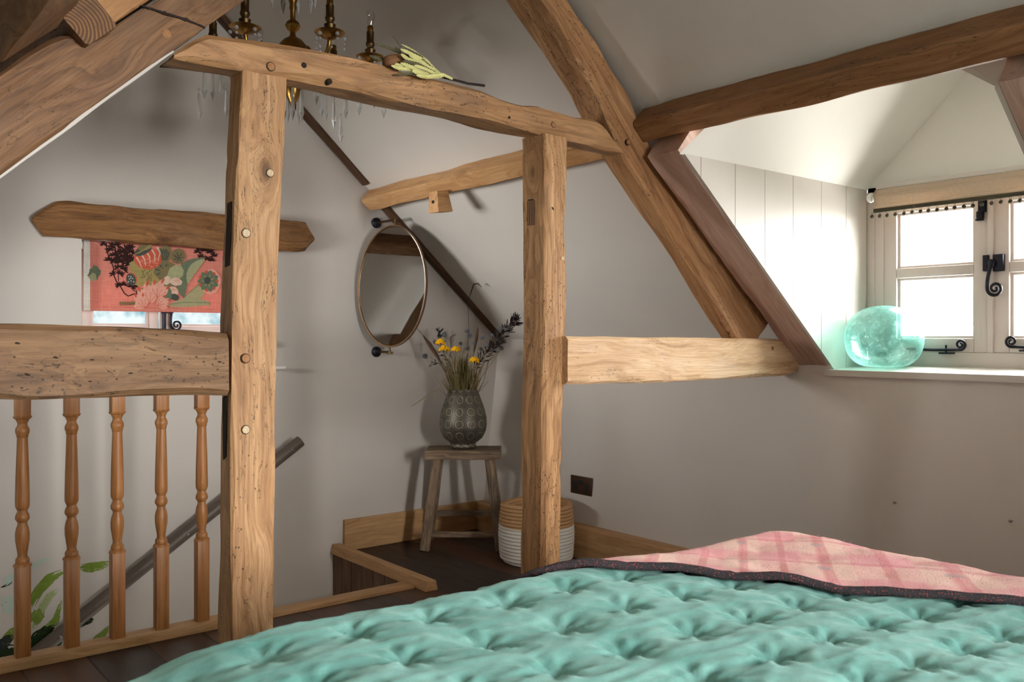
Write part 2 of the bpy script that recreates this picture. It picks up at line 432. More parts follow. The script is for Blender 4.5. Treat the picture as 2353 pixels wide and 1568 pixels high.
def m_linen(name, c):
    t = NT(name); v = t.coord()
    a = t.noise(t.mapping(v, (40, 40, 400)), 1.5, 3); b = t.noise(t.mapping(v, (400, 400, 40)), 1.5, 3)
    k = t.math('ADD', t.math('MULTIPLY', a, 0.5), t.math('MULTIPLY', b, 0.5))
    col = t.mix(t.rng(k, 0.35, 0.65), tuple(x * 0.86 for x in c[:3]) + (1,), tuple(min(1, x * 1.08) for x in c[:3]) + (1,))
    tr = t.n('ShaderNodeBsdfTranslucent', Color=col)
    mx = t.n('ShaderNodeMixShader', Fac=0.22)
    t.P(Base_Color=col, Roughness=0.9, Specular_IOR_Level=0.1)
    t.t.links.new(t.b.outputs[0], mx.inputs[1]); t.t.links.new(tr.outputs[0], mx.inputs[2]); t.t.links.new(mx.outputs[0], t.o.inputs[0])
    return t.m
M_linen = m_linen('natural linen', rgb(208, 188, 164))
M_pom = m_simple('olive pompom wool', rgb(66, 62, 46), 0.95, 0, 0.2, 200, 0.4)
def m_pane():
    t = NT('window glass')
    tr = t.n('ShaderNodeBsdfTransparent', Color=(0.97, 0.985, 0.98, 1)); gl = t.n('ShaderNodeBsdfGlossy', Color=(1, 1, 1, 1), Roughness=0.02)
    fr = t.n('ShaderNodeFresnel', IOR=1.45)
    mx = t.n('ShaderNodeMixShader', Fac=fr.outputs[0])
    t.t.links.new(tr.outputs[0], mx.inputs[1]); t.t.links.new(gl.outputs[0], mx.inputs[2]); t.t.links.new(mx.outputs[0], t.o.inputs[0])
    return t.m
M_pane = m_pane()
def m_bulb():
    t = NT('clear bulb glass')
    tr = t.n('ShaderNodeBsdfTransparent', Color=(0.95, 0.95, 0.94, 1)); gl = t.n('ShaderNodeBsdfGlossy', Color=(1, 1, 1, 1), Roughness=0.04)
    lw = t.n('ShaderNodeLayerWeight', Blend=0.35)
    mx = t.n('ShaderNodeMixShader', Fac=t.math('ADD', t.math('MULTIPLY', lw.outputs['Facing'], 0.5), 0.08))
    t.t.links.new(tr.outputs[0], mx.inputs[1]); t.t.links.new(gl.outputs[0], mx.inputs[2]); t.t.links.new(mx.outputs[0], t.o.inputs[0])
    return t.m
M_bulb = m_bulb()
M_crys = NT('cut crystal').P(Base_Color=(0.98, 0.98, 0.97, 1), Roughness=0.12, Transmission_Weight=0.72, IOR=1.5).m
def m_seaglass():
    t = NT('bubbly aqua glass')
    v = t.coord()
    n = t.noise(v, 9, 4, 0.6); n2 = t.noise(v, 60, 3, 0.6); n3 = t.voro(v, 130).outputs['Distance']
    cl = t.math('ADD', t.rng(n, 0.42, 0.68, 0.10, 0.55), t.math('MULTIPLY', t.rng(n2, 0.5, 0.7), 0.22), clamp=True)
    colr = t.mix(n, rgb(190, 234, 226), rgb(214, 243, 237))
    tr = t.n('ShaderNodeBsdfTransparent', Color=colr)
    tl = t.n('ShaderNodeBsdfTranslucent', Color=rgb(196, 234, 227))
    df = t.n('ShaderNodeBsdfDiffuse', Color=rgb(150, 210, 202))
    gl = t.n('ShaderNodeBsdfGlossy', Color=(1, 1, 1, 1), Roughness=0.08)
    lw = t.n('ShaderNodeLayerWeight', Blend=0.4)
    m1 = t.n('ShaderNodeMixShader', Fac=0.45)
    t.t.links.new(tl.outputs[0], m1.inputs[1]); t.t.links.new(df.outputs[0], m1.inputs[2])
    fac = t.math('ADD', cl, t.math('MULTIPLY', t.math('POWER', lw.outputs['Facing'], 2.0), 0.6), clamp=True)
    m2 = t.n('ShaderNodeMixShader', Fac=fac)
    t.t.links.new(tr.outputs[0], m2.inputs[1]); t.t.links.new(m1.outputs[0], m2.inputs[2])
    m3 = t.n('ShaderNodeMixShader', Fac=t.math('ADD', t.math('MULTIPLY', lw.outputs['Fresnel'], 0.35), 0.04, clamp=True))
    t.t.links.new(m2.outputs[0], m3.inputs[1]); t.t.links.new(gl.outputs[0], m3.inputs[2]); t.t.links.new(m3.outputs[0], t.o.inputs[0])
    bp = t.n('ShaderNodeBump', Height=t.math('ADD', n2, t.rng(n3, 0.25, 0.1)), Strength=0.35, Distance=0.004)
    t.set(gl, 'Normal', bp.outputs[0]); t.set(df, 'Normal', bp.outputs[0])
    return t.m
M_sea = m_seaglass()
M_mirror = NT('silvered mirror').P(Base_Color=(0.86, 0.88, 0.88, 1), Roughness=0.015, Metallic=1.0).m
def m_rope():
    t = NT('coiled cotton rope')
    v = t.coord(); s = t.sep(v)
    n = t.noise(t.mapping(v, (60, 60, 160)), 1.2, 4)
    top = t.rng(s[2], 0.168, 0.172)
    c = t.mix(top, t.mix(n, rgb(214, 206, 194), rgb(232, 226, 216)), t.mix(n, rgb(176, 136, 94), rgb(200, 160, 118)))
    t.P(Base_Color=c, Roughness=0.9, Specular_IOR_Level=0.1); t.bump(n, 0.5, 0.004)
    return t.m
M_rope = m_rope()
def m_vase():
    t = NT('pierced antique metal')
    uv = t.coord('UV'); s = t.sep(uv)
    U = t.math('MULTIPLY', s[0], 12.0); V = t.math('MULTIPLY', s[1], 16.6)
    fu = t.math('SUBTRACT', t.math('FRACT', U), 0.5); fv = t.math('SUBTRACT', t.math('FRACT', V), 0.5)
    d = t.math('SQRT', t.math('ADD', t.math('MULTIPLY', fu, fu), t.math('MULTIPLY', fv, fv)))
    disc = t.rng(d, 0.30, 0.27); ringo = t.math('MULTIPLY', t.rng(d, 0.27, 0.30), t.rng(d, 0.37, 0.34))
    hatch = t.math('GREATER_THAN', t.math('FRACT', t.math('MULTIPLY', t.math('ADD', U, V), 7.0)), 0.5)
    ang = t.math('FRACT', t.math('MULTIPLY', t.math('ARCTAN2', fv, fu), 2.546))
    ringh = t.math('MULTIPLY', t.math('MULTIPLY', t.rng(d, 0.36, 0.38), t.rng(d, 0.46, 0.43)), t.math('GREATER_THAN', ang, 0.45))
    a2 = t.math('ABSOLUTE', fu); b2 = t.math('ABSOLUTE', fv)
    grid = t.math('MULTIPLY', t.math('GREATER_THAN', d, 0.5), t.math('MULTIPLY', t.math('GREATER_THAN', t.math('FRACT', t.math('MULTIPLY', U, 8.0)), 0.4), t.math('GREATER_THAN', t.math('FRACT', t.math('MULTIPLY', V, 8.0)), 0.4)))
    hole = t.math('MAXIMUM', ringh, grid)
    n = t.noise(t.coord(), 30, 4)
    base = t.mix(n, rgb(92, 88, 80), rgb(132, 126, 112))
    base = t.mix(t.math('MULTIPLY', disc, t.math('MULTIPLY', hatch, 0.5)), base, rgb(70, 68, 62))
    base = t.mix(t.math('MULTIPLY', ringo, 0.6), base, rgb(176, 166, 140))
    band = t.math('MULTIPLY', t.rng(s[1], 0.06, 0.07), t.rng(s[1], 0.335, 0.325))
    hole = t.math('MULTIPLY', hole, band)
    base = t.mix(hole, base, rgb(20, 18, 16))
    t.P(Base_Color=base, Roughness=0.45, Metallic=t.math('SUBTRACT', 0.75, t.math('MULTIPLY', hole, 0.7)))
    t.bump(t.math('SUBTRACT', t.math('ADD', ringo, t.math('MULTIPLY', hatch, t.math('MULTIPLY', disc, 0.4))), hole), 0.5, 0.003)
    return t.m
M_vase = m_vase()
def m_leaf(name, a, b, rough=0.7):
    t = NT(name); n = t.noise(t.coord(), 60, 3)
    t.P(Base_Color=t.mix(n, a, b), Roughness=rough, Specular_IOR_Level=0.2); return t.m
M_yel = m_leaf('yarrow yellow', rgb(232, 162, 10), rgb(255, 205, 24))
M_thist = m_leaf('thistle blue grey', rgb(84, 86, 96), rgb(122, 122, 126))
M_darkl = m_leaf('dark dried leaf', rgb(34, 26, 28), rgb(58, 46, 44))
M_straw = m_leaf('dry straw stem', rgb(108, 92, 60), rgb(150, 130, 92))
M_olive = m_leaf('olive dry stem', rgb(84, 80, 44), rgb(120, 112, 64))
M_plume = m_leaf('brown grass plume', rgb(70, 52, 42), rgb(112, 86, 66))
M_pleaf = m_leaf('pale yellow dried leaf', rgb(196, 192, 124), rgb(226, 222, 160))
M_gleaf = m_leaf('grey green dried leaf', rgb(84, 82, 60), rgb(116, 110, 80))
M_cone = m_leaf('brown seed head', rgb(112, 76, 50), rgb(162, 118, 84))

# ------------------------------------------------------------------ timbers
def timber(name, O, ex, ey, st, mat, amp=0.003, ch=0.008, seed=0.0, parent=None, step=0.025, dent=1.0):
    """a hewn timber; st = [(s, y0, y1, z0, z1)] in the local frame, x along the piece"""
    M = frame_mat(O, ex, ey)
    bm = bmesh.new()
    s0, s1 = st[0][0], st[-1][0]
    N = max(8, int((s1 - s0) / step))
    tabs = [[(q[0], q[k]) for q in st] for k in range(1, 5)]
    rings = []
    for i in range(N + 1):
        s = s0 + (s1 - s0) * i / N
        y0, y1, z0, z1 = (tab(tb, s) for tb in tabs)
        c = [max(0.0015, ch * (0.9 + 1.5 * nz(s * 5.0 + seed, k * 7.7, seed))) for k in range(4)]
        c = [min(q, 0.3 * abs(y1 - y0), 0.3 * abs(z1 - z0)) for q in c]
        ny = 5; nz_ = 6
        pts = []
        def side(a, b, n):
            for k in range(n): pts.append((lerp(a[0], b[0], k / (n - 1)), lerp(a[1], b[1], k / (n - 1))))
        side((y0 + c[0], z0), (y1 - c[1], z0), ny)
        side((y1, z0 + c[1]), (y1, z1 - c[2]), nz_)
        side((y1 - c[2], z1), (y0 + c[3], z1), ny)
        side((y0, z1 - c[3]), (y0, z0 + c[0]), nz_)
        cy, cz = (y0 + y1) / 2, (z0 + z1) / 2
        hy, hz = abs(y1 - y0) / 2, abs(z1 - z0) / 2
        ring = []
        for (y, z) in pts:
            d = Vector(((y - cy) / max(hy, 1e-4), (z - cz) / max(hz, 1e-4)))
            if abs(abs(d.x) - 1) < 0.08 and abs(d.y) < 0.97: o = Vector((math.copysign(1, d.x), 0))
            elif abs(abs(d.y) - 1) < 0.08 and abs(d.x) < 0.97: o = Vector((0, math.copysign(1, d.y)))
            else: o = d.normalized()
            a = nz(s * 3.2 + seed * 3.1, y * 11, z * 11) * amp * 1.5 + nz(s * 11 + seed, y * 30, z * 30 + 5) * amp * 0.7 * dent
            edge = min(abs(d.x), abs(d.y))
            if edge > 0.9: a += min(0.0, nz(s * 17 + seed, y * 9, z * 9)) * amp * 1.6
            ring.append(bm.verts.new((s, y + o.x * a, z + o.y * a)))
        rings.append(ring)
    n = len(rings[0])
    for a, b in zip(rings, rings[1:]):
        for k in range(n):
            bm.faces.new((a[k], b[k], b[(k + 1) % n], a[(k + 1) % n]))
    bm.faces.new(rings[0]); bm.faces.new(rings[-1][::-1])
    o = build(name, bm, mat, parent, 38)
    o.matrix_world = M
    return o
def peg(parent_obj, wpos, wdir, r, mat, name='peg', proud=0.003):
    """a round oak peg driven into a timber"""
    Mi = parent_obj.matrix_world.inverted()
    p = Mi @ Vector(wpos); d = (Mi.to_3x3() @ Vector(wdir)).normalized()
    q = d.to_track_quat('Z', 'Y').to_matrix().to_4x4()
    M = Matrix.Translation(p) @ q
    bm = bmesh.new()
    add_lathe(bm, [(r, -0.02), (r, proud * 0.6), (r * 0.86, proud), (0.0, proud * 1.05)], 14, M)
    add_lathe(bm, [(r * 1.16, -0.02), (r * 1.16, 0.0006), (0.0, 0.0008)], 14, M)
    o = build(name, bm, [mat, M_void], parent_obj)
    for p_ in o.data.polygons:
        c = M.inverted() @ p_.center
        p_.material_index = 1 if c.z < 0.0012 and (c.x ** 2 + c.y ** 2) > (r * 1.02) ** 2 or abs(c.z - 0.0007) < 0.0002 else 0
    return o
def slot(parent_obj, corners, name='mortise', depth_dir=None):
    """a dark empty mortise: a shallow block seated in the face"""
    Mi = parent_obj.matrix_world.inverted()
    d = Vector(depth_dir)
    vs = [Mi @ (Vector(c) - d * 0.0015) for c in corners] + [Mi @ (Vector(c) + d * 0.02) for c in corners]
    return raw(name, vs, [(0, 1, 2, 3), (4, 5, 6, 7), (0, 1, 5, 4), (1, 2, 6, 5), (2, 3, 7, 6), (3, 0, 4, 7)], M_void, parent_obj)

T = 1.95           # plane of the roof truss (its near face)
R0 = 2.675 + H; RS = 0.91            # right slope  z = R0 - RS x
L0 = 0.367 + H                       # left slope   z = L0 + RS x
XR = (R0 - L0) / (2 * RS)            # ridge
ZR = R0 - RS * XR
sd = Vector((1, 0, -RS)).normalized()        # down the right slope
sn = Vector((-RS, 0, -1)).normalized()       # into the room
sdl = Vector((-1, 0, -RS)).normalized()
snl = Vector((RS, 0, -1)).normalized()

# posts -------------------------------------------------------------------
def post(name, left, corner, right, mat, ztop, label, seed, amp):
    O = Vector((0, 0, 0))
    st = []
    zs = [0.0, 0.15, 0.3, 0.45, 0.6, 0.75, 0.9, 1.05, 1.2, 1.35, 1.5, ztop]
    cpt = sorted((onY(x, y, T).z, onY(x, y, T).x) for x, y in corner)
    rpt = sorted((onY(x, y, T).z, onY(x, y, T).x) for x, y in right)
    def yb(z):
        x = tab(cpt, z); best = None
        rows = []
        for (px, py) in left:
            q = onX(px, py, x); rows.append((q.z, q.y))
        return tab(sorted(rows), z)
    xm = tab(cpt, 0.8)
    for z in zs: st.append((z, T, yb(z), -tab(rpt, z) , -tab(cpt, z)))
    o = timber(name, O, (0, 0, 1), (0, 1, 0), st, mat, amp, 0.006, seed)
    tag(o, label, 'post')
    return o
post_l = post('timber_post', [(527, 187), (517, 430), (503, 717), (508, 905), (503, 1100), (503, 1250), (499, 1478)],
     [(556, 162), (542, 430), (531, 717), (530, 910), (532, 1100), (532, 1468)],
     [(659, 183), (657, 300), (648, 450), (641, 600), (637, 717), (634, 845), (634, 910), (631, 1177), (631, 1438)],
     M_postw, onY(600, 168, T).z, 'broad honey oak post joining the balustrade tie beam, pale pegs on its face', 1.3, 0.0028)
post_r = post('timber_post', [(1199, 317), (1201, 414), (1199, 521), (1201, 700), (1197, 1000), (1192, 1310)],
     [(1250, 308), (1251, 500), (1250, 692), (1249, 1000), (1247, 1310)],
     [(1305, 317), (1303, 440), (1301, 494), (1303, 600), (1304, 700), (1297, 860), (1293, 1000), (1289, 1129), (1292, 1194), (1289, 1305)],
     M_post2, onY(1250, 306, T).z, 'narrow worm-holed oak post standing in front of the rope basket', 4.4, 0.0035)
FY = (0, -1, 0)
for px, py, r in ((620, 398, 0.0088), (565, 536, 0.0095), (564, 988, 0.009)):
    peg(post_l, onY(px, py, T), FY, r, M_peg)
peg(post_l, onY(564, 824, T), FY, 0.0098, M_pegd)
def xface(px, py, x): return onX(px, py, x)
cpl = [(162, 556), (430, 542), (717, 531), (910, 530), (1100, 532), (1468, 532)]
def lf(px, py): return onX(px, py, onY(tab(cpl, py), py, T).x - .0005)
slot(post_l, [lf(523, 468), lf(532, 463), lf(527, 610), lf(517, 615)], depth_dir=(1, 0, 0))
slot(post_l, [lf(512, 915), lf(520, 908), lf(520, 1050), lf(513, 1057)], depth_dir=(1, 0, 0))
for px, py, r in ((1268, 481, 0.0068), (1292, 594, 0.006)):
    bmh = bmesh.new()
    pm = post_r.matrix_world.inverted() @ Vector(onY(px, py, T - 0.0015))
    q = (post_r.matrix_world.inverted().to_3x3() @ Vector(FY)).to_track_quat('Z', 'Y').to_matrix().to_4x4()
    add_lathe(bmh, [(r, -0.02), (r, 0.0005), (0.0, 0.0006)], 12, Matrix.Translation(pm) @ q)
    build('peg_hole', bmh, M_void if py < 550 else M_peg, post_r)
xr = onY(1250, 480, T).x
slot(post_r, [xface(1213, 459, xr), xface(1229, 457, xr), xface(1229, 460, xr), xface(1213, 462, xr)], depth_dir=(1, 0, 0))
bmp = bmesh.new()
pts = [xface(1212.5, 463, xr), xface(1230, 460, xr), xface(1230, 517, xr), xface(1212.5, 519, xr)]
Mi = post_r.matrix_world.inverted()
raw('patch', [Mi @ (Vector(p) + Vector((-0.003, 0, 0))) for p in pts] + [Mi @ (Vector(p) + Vector((0.02, 0, 0))) for p in pts],
    [(0, 1, 2, 3), (4, 5, 6, 7), (0, 1, 5, 4), (1, 2, 6, 5), (2, 3, 7, 6), (3, 0, 4, 7)], M_end, post_r)['label'] = 'sawn end grain plug'

# tie beams ---------------------------------------------------------------
def edges(top, bot, Y):
    tp = sorted((onY(x, y, Y).x, onY(x, y, Y).z) for x, y in top)
    bt = sorted((onY(x, y, Y).x, onY(x, y, Y).z) for x, y in bot)
    return tp, bt
TL = T - 0.006
tp, bt = edges([(0, 745), (130, 748), (270, 752), (400, 758), (524, 766)],
               [(0, 916), (60, 918), (140, 914), (270, 912), (400, 909), (526, 908)], TL)
x1 = onY(525.5, 830, TL).x
st = [(-0.44, TL + .004, TL + 0.085, bt[0][1] + .003, tp[0][1] + .004)]
for k in range(10):
    x = lerp(0.0, x1, k / 9); st.append((x, TL, TL + 0.082, tab(bt, x), tab(tp, x)))
tie_l = tag(timber('tie_beam', (0, 0, 0), (1, 0, 0), (0, 1, 0), st, M_tie, 0.0035, 0.011, 2.2),
            'thick worm-eaten oak tie beam running above the turned balusters', 'beam')
Yt = 1.925
tp, bt = edges([(1305, 774), (1450, 776), (1690, 778), (1800, 781), (1850, 783)],
               [(1305, 884), (1345, 885), (1495, 880), (1590, 876), (1700, 870), (1800, 864), (1840, 856), (1852, 846)], Yt)
xa, xb = onY(1304.5, 830, Yt).x, onY(1851, 830, Yt).x
st = []
for k in range(15):
    x = lerp(xa, xb, k / 14); st.append((x, Yt, Yt + 0.09, tab(bt, x), tab(tp, x)))
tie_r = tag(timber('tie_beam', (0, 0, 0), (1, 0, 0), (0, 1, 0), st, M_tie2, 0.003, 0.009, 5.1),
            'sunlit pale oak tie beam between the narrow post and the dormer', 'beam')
peg(tie_r, onY(1774, 801, Yt), FY, 0.0075, M_pegd)
for px, py in ((41, 789), (63, 861), (128, 822), (212, 827), (207, 877), (390, 826), (300, 858), (505, 832)):
    p = tie_l.matrix_world.inverted() @ Vector(onY(px, py, TL - 0.0025))
    bmh = bmesh.new()
    q = Vector(FY).to_track_quat('Z', 'Y').to_matrix().to_4x4()
    kk = random.uniform(.5, .85)
    add_lathe(bmh, [(0.005, -0.02), (0.0048, 0.0005), (0.0, 0.0006)], 9, Matrix.Translation(p) @ q @ Matrix.Rotation(random.uniform(-.4, .1), 4, 'Z') @ Matrix.Diagonal((kk * 1.5, kk * .55, 1, 1)))
    build('nail_hole', bmh, M_void, tie_l)

# collar beam -------------------------------------------------------------
CT = T
tp, bt = edges([(395, 132), (425, 108), (460, 80), (501, 85), (573, 88), (656, 100), (727, 117), (802, 128), (876, 146), (935, 167), (1025, 184),
                (1100, 205), (1139, 222), (1198, 240), (1231, 240), (1278, 256), (1326, 269), (1368, 272), (1391, 286), (1412, 318), (1432, 350)],
               [(370, 150), (400, 133), (555, 162), (659, 180), (757, 195), (855, 220), (960, 242), (1100, 265), (1205, 298), (1305, 320), (1433, 352)], CT)
bt[0] = (bt[0][0], bt[1][1])
bk = []
for px, py in ((400, 164), (528, 181), (659, 205), (855, 244), (1100, 293), (1198, 315)):
    r = ray(px, py)
    zf = tab(bt, onY(px, py, T).x); t = (zf - H) / r.z
    bk.append((r.x * t, max(0.06, min(0.12, r.y * t - CT))))
xa, xb = onY(452, 130, CT).x, onY(1432, 350, CT).x
st = []
for k in range(41):
    x = lerp(xa - 0.05, xb, k / 40)
    st.append((x, CT, CT + tab(sorted(bk), x), tab(bt, x), max(tab(tp, x), tab(bt, x) + 0.006)))
collar = tag(timber('collar_beam', (0, 0, 0), (1, 0, 0), (0, 1, 0), st, M_collar, 0.0035, 0.010, 7.7, dent=1.6),
             'wavy-edged oak collar beam on top of the two posts', 'beam')
for px, py, r, m in ((622, 153, 0.0095, M_pegd), (1271, 287, 0.008, M_pegd), (1170, 270, 0.0032, M_void), (757, 187, 0.006, M_void), (698, 150, 0.006, M_void)):
    peg(collar, onY(px, py, CT), FY, r, m, 'peg' if m is M_pegd else 'knot', 0.0025)

# principal rafters -------------------------------------------------------
def along(points, Y, O, ex, ez):
    out = []
    for px, py in points:
        d = onY(px, py, Y) - O
        out.append((d.dot(ex), d.dot(ez)))
    return sorted(out)
a0 = onY(1403, 286, T); a1 = onY(1690, 775, T)
ex = (a1 - a0).normalized(); ey = Vector((0, 1, 0)); ez = ex.cross(ey)      # ez points up and right
O = Vector((a0.x, 0, a0.z))
lo = along([(1230, -40), (1278, 39), (1368, 202), (1403, 286), (1433, 351), (1560, 560), (1690, 776)], T, O, ex, ez)
hi = along([(1290, -35), (1313, 0), (1378, 100), (1420, 175), (1462, 238), (1480, 300), (1500, 335), (1560, 420), (1660, 560), (1800, 781)], T, O, ex, ez)
sE = (onY(1745, 779, T) - O).dot(ex)
sS = -1.25
st = []
for k in range(25):
    s = lerp(sS, sE, k / 24)
    dep = tab([(-1.2, 0.15), (-0.45, 0.15), (0.1, 0.11), (0.75, 0.075)], s)
    z0, z1 = tab(lo, s), tab(hi, s)
    if s < lo[0][0]: z0 = lo[0][1]
    st.append((s, T + .007, T + dep, z0, max(z1, z0 + 0.05)))
blade_r = tag(timber('principal_rafter', O, ex, ey, st, M_blade, 0.0035, 0.010, 3.9),
              'sloping oak principal rafter coming down onto the sunlit tie beam', 'rafter')
peg(blade_r, onY(1443, 327, T), FY, 0.0085, M_pegd)
Of = blade_r.matrix_world.inverted()

b0 = onY(0, 405, T); b1 = onY(556, 0, T)
b0.y = 0; b1.y = 0; exl = (b1 - b0).normalized(); ezl = exl.cross(ey)
lo = along([(-200, 552), (0, 405), (130, 311), (250, 222), (395, 118), (470, 62), (556, 0), (700, -104)], T, b0, exl, ezl)
hi = along([(-200, 300), (0, 165), (48, 128), (90, 104), (146, 71), (194, 112), (258, 60), (300, 36), (360, 0), (500, -100)], T, b0, exl, ezl)
hi = [h for h in hi]
st = []
s_end = (Vector((XR, 0, ZR - 0.12)) - b0).dot(exl)
for k in range(61):
    s = lerp(-0.95, s_end, k / 60)
    z0 = tab(lo, s); z1 = tab(hi, s)
    st.append((s, T - 0.008, T + 0.12, z0, z1))
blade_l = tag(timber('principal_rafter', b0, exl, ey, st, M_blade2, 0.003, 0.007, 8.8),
              'broad dusty oak principal rafter rising across the top corner near the chandelier', 'rafter')
peg(blade_l, onY(380, 80, T), FY, 0.011, M_pegd, proud=0.008)

# plaster caught along the under edge, and the long ragged split near the top
bmq = bmesh.new()
rw = []
for k in range(41):
    s_ = lerp(-.95, (onY(400, 116, T) - b0).dot(exl), k / 40); z_ = tab(lo, s_)
    th = .0032 + .0022 * nz(s_ * 9, 2)
    rw.append([bmq.verts.new((s_, y_, zz)) for y_, zz in ((T + .004, z_ + .004), (T + .004, z_ - th), (T + .105, z_ - th), (T + .105, z_ + .004))])
for p_, q_ in zip(rw, rw[1:]):
    for k in range(4): bmq.faces.new((p_[k], q_[k], q_[(k + 1) % 4], p_[(k + 1) % 4]))
bmq.faces.new(rw[0]); bmq.faces.new(rw[-1][::-1])
build('plaster_edge', bmq, M_wall, blade_l)['label'] = 'white plaster line'
def split_mark(par, path, w, Y, seed):
    Mi_ = par.matrix_world.inverted(); A, B = [], []
    n_ = 40
    for k in range(n_):
        t = k / (n_ - 1) * (len(path) - 1); i = min(int(t), len(path) - 2); f = t - i
        x, y = lerp(path[i][0], path[i + 1][0], f), lerp(path[i][1], path[i + 1][1], f)
        dx, dy = path[i + 1][0] - path[i][0], path[i + 1][1] - path[i][1]; L_ = math.hypot(dx, dy)
        e_ = math.sin(pi * k / (n_ - 1)) ** .5
        wa, wb = w * e_ * (.6 + abs(nz(k * .9, seed)) * 1.6), w * e_ * (.6 + abs(nz(k * .9, seed + 9)) * 1.6)
        A.append(Mi_ @ onY(x - dy / L_ * wa, y + dx / L_ * wa, Y)); B.append(Mi_ @ onY(x + dy / L_ * wb, y - dx / L_ * wb, Y))
    vs_ = A + B + [v + Vector((0, .012, 0)) for v in A + B]; N_ = 2 * n_
    fs = []
    for k in range(n_ - 1):
        fs += [(k, k + 1, n_ + k + 1, n_ + k), (k, k + 1, N_ + k + 1, N_ + k), (n_ + k, n_ + k + 1, N_ + n_ + k + 1, N_ + n_ + k)]
    return raw('split', vs_, fs, M_void, par)
split_mark(blade_l, [(322, 12), (350, 20), (385, 32), (420, 42), (455, 56), (472, 64)], 3.2, T - .012, 3.0)

# purlins -----------------------------------------------------------------
def purlin(name, O, sdir, ndir, y0, y1, a, b, mat, label, seed, ch=0.006):
    # local x along world y
    M = None
    ex = Vector((0, 1, 0)); ey_ = sdir
    ez_ = ex.cross(ey_)
    sgn = 1 if ez_.dot(ndir) > 0 else -1
    z0, z1 = (0.0, a) if sgn > 0 else (-a, 0.0)
    st = [(y0, 0, b, z0, z1), (lerp(y0, y1, .3), 0, b * 1.02, z0, z1), (lerp(y0, y1, .7), 0, b * .99, z0, z1), (y1, 0, b, z0, z1)]
    return tag(timber(name, O, ex, ey_, st, mat, 0.0025, ch, seed), label, 'purlin')
PX, PZ = 2.12, R0 - RS * 2.12
pur_n = purlin('purlin', Vector((PX, 0, PZ)), sd, sn, -1.58, 1.955, 0.088, 0.08, M_purlin,
       'reddish brown purlin running across the top of the dormer opening', 1.9)
pur_f = purlin('purlin', Vector((PX + .025, 0, PZ - .023)), sd, sn, 2.06, 3.775, 0.082, 0.074, M_pine,
       'paler purlin from the mirrored end wall to the sloping rafter', 6.6)
PLX = 0.405
PLZ = L0 + RS * PLX
stub = purlin('purlin', Vector((0.409, 0, L0 + RS * 0.409)), sdl, snl, 1.915, 3.775, 0.135, 0.078, M_blade2,
       'sawn purlin end with growth rings, notched over the broad rafter', 2.8, 0.003)
stub.data.materials.append(M_end)
for p_ in stub.data.polygons:
    if abs(p_.normal.x) > .9 and p_.center.x < 2.0: p_.material_index = 1
pur_l = purlin('purlin', Vector((0.343, 0, L0 + RS * 0.343)), sdl, snl, -1.58, 1.93, 0.08, 0.143, M_blade2,
       'grey brown purlin under the low ceiling beside the ringed purlin end', 5.2)
# packing rafter above the left blade
pk0 = onY(262, 56, T + 0.03); ex_ = exl
tag(timber('packing_rafter', pk0, exl, ey, [(0, 0, 0.07, 0.0, 0.10), (0.5, 0, 0.07, 0.005, 0.10), (0.95, 0, 0.07, 0.0, 0.10)], M_pine, 0.002, 0.005, 3.3),
    'smooth packing timber laid on top of the broad rafter', 'rafter')
# short dark stub of a rafter
q0 = Vector((0.22, 1.74, L0 + RS * 0.22))
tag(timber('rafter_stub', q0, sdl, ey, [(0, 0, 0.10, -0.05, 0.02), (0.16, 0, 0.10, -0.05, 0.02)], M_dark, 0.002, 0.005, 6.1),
    'short dark rafter stub against the ceiling in the top corner', 'rafter')
# verge rafter on the end wall
def verge(name, xa, xb, label, seed):
    O = Vector((xa, 3.735, R0 - RS * xa)); L = (xb - xa) * math.hypot(1, RS)
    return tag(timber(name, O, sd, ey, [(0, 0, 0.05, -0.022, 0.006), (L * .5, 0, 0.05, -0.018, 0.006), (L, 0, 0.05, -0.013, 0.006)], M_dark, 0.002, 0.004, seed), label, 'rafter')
verge('verge_rafter', XR + 0.02, 2.12, 'dark thin rafter edging the end wall above the purlin', 1.0)
verge('verge_rafter', 2.20, 2.925, 'dark thin rafter edging the end wall behind the mirror', 2.0)
# purlin block
pb = onX(1012, 462, 2.10)
bmb = bmesh.new()
add_box(bmb, (-0.045, -0.03, -0.045), (0.045, 0.03, 0.045), None, 0.004)
for v in bmb.verts:
    if v.co.z > 0: v.co.x *= 0.75; v.co.y *= 0.8
blk = build('timber_block', bmb, M_pine)
blk.location = (2.095, pb.y, pb.z - 0.004); blk.rotation_euler = (0, math.radians(-8), math.radians(12))
tag(blk, 'small wedge-shaped wooden block fixed under the paler purlin', 'block')
bmh = bmesh.new(); add_lathe(bmh, [(0.007, -0.004), (0.007, 0.0006), (0, 0.0008)], 10, Matrix.Translation((-0.0415, 0, 0.0)) @ Vector((-1, 0, 0)).to_track_quat('Z', 'Y').to_matrix().to_4x4())
build('peg_hole', bmh, M_void, blk)

# lintel over the end-wall window
GY = 3.79
tp, bt = edges([(78, 497), (92, 487), (120, 468), (135, 463), (170, 464), (300, 474), (510, 491), (655, 506), (700, 508), (714, 520), (722, 545)],
               [(78, 505), (84, 530), (105, 541), (250, 549), (400, 562), (510, 572), (640, 575), (700, 579), (714, 570), (722, 552)], GY - 0.05)
xa, xb = tp[0][0], tp[-1][0]
st = [(lerp(xa, xb, k / 30), GY - 0.05, GY + 0.02, tab(bt, lerp(xa, xb, k / 30)), tab(tp, lerp(xa, xb, k / 30))) for k in range(31)]
tag(timber('lintel', (0, 0, 0), (1, 0, 0), (0, 1, 0), st, M_lintel, 0.0045, 0.012, 9.4, step=0.02, dent=1.8),
    'rough brown timber lintel on the end wall above the floral blind', 'lintel')

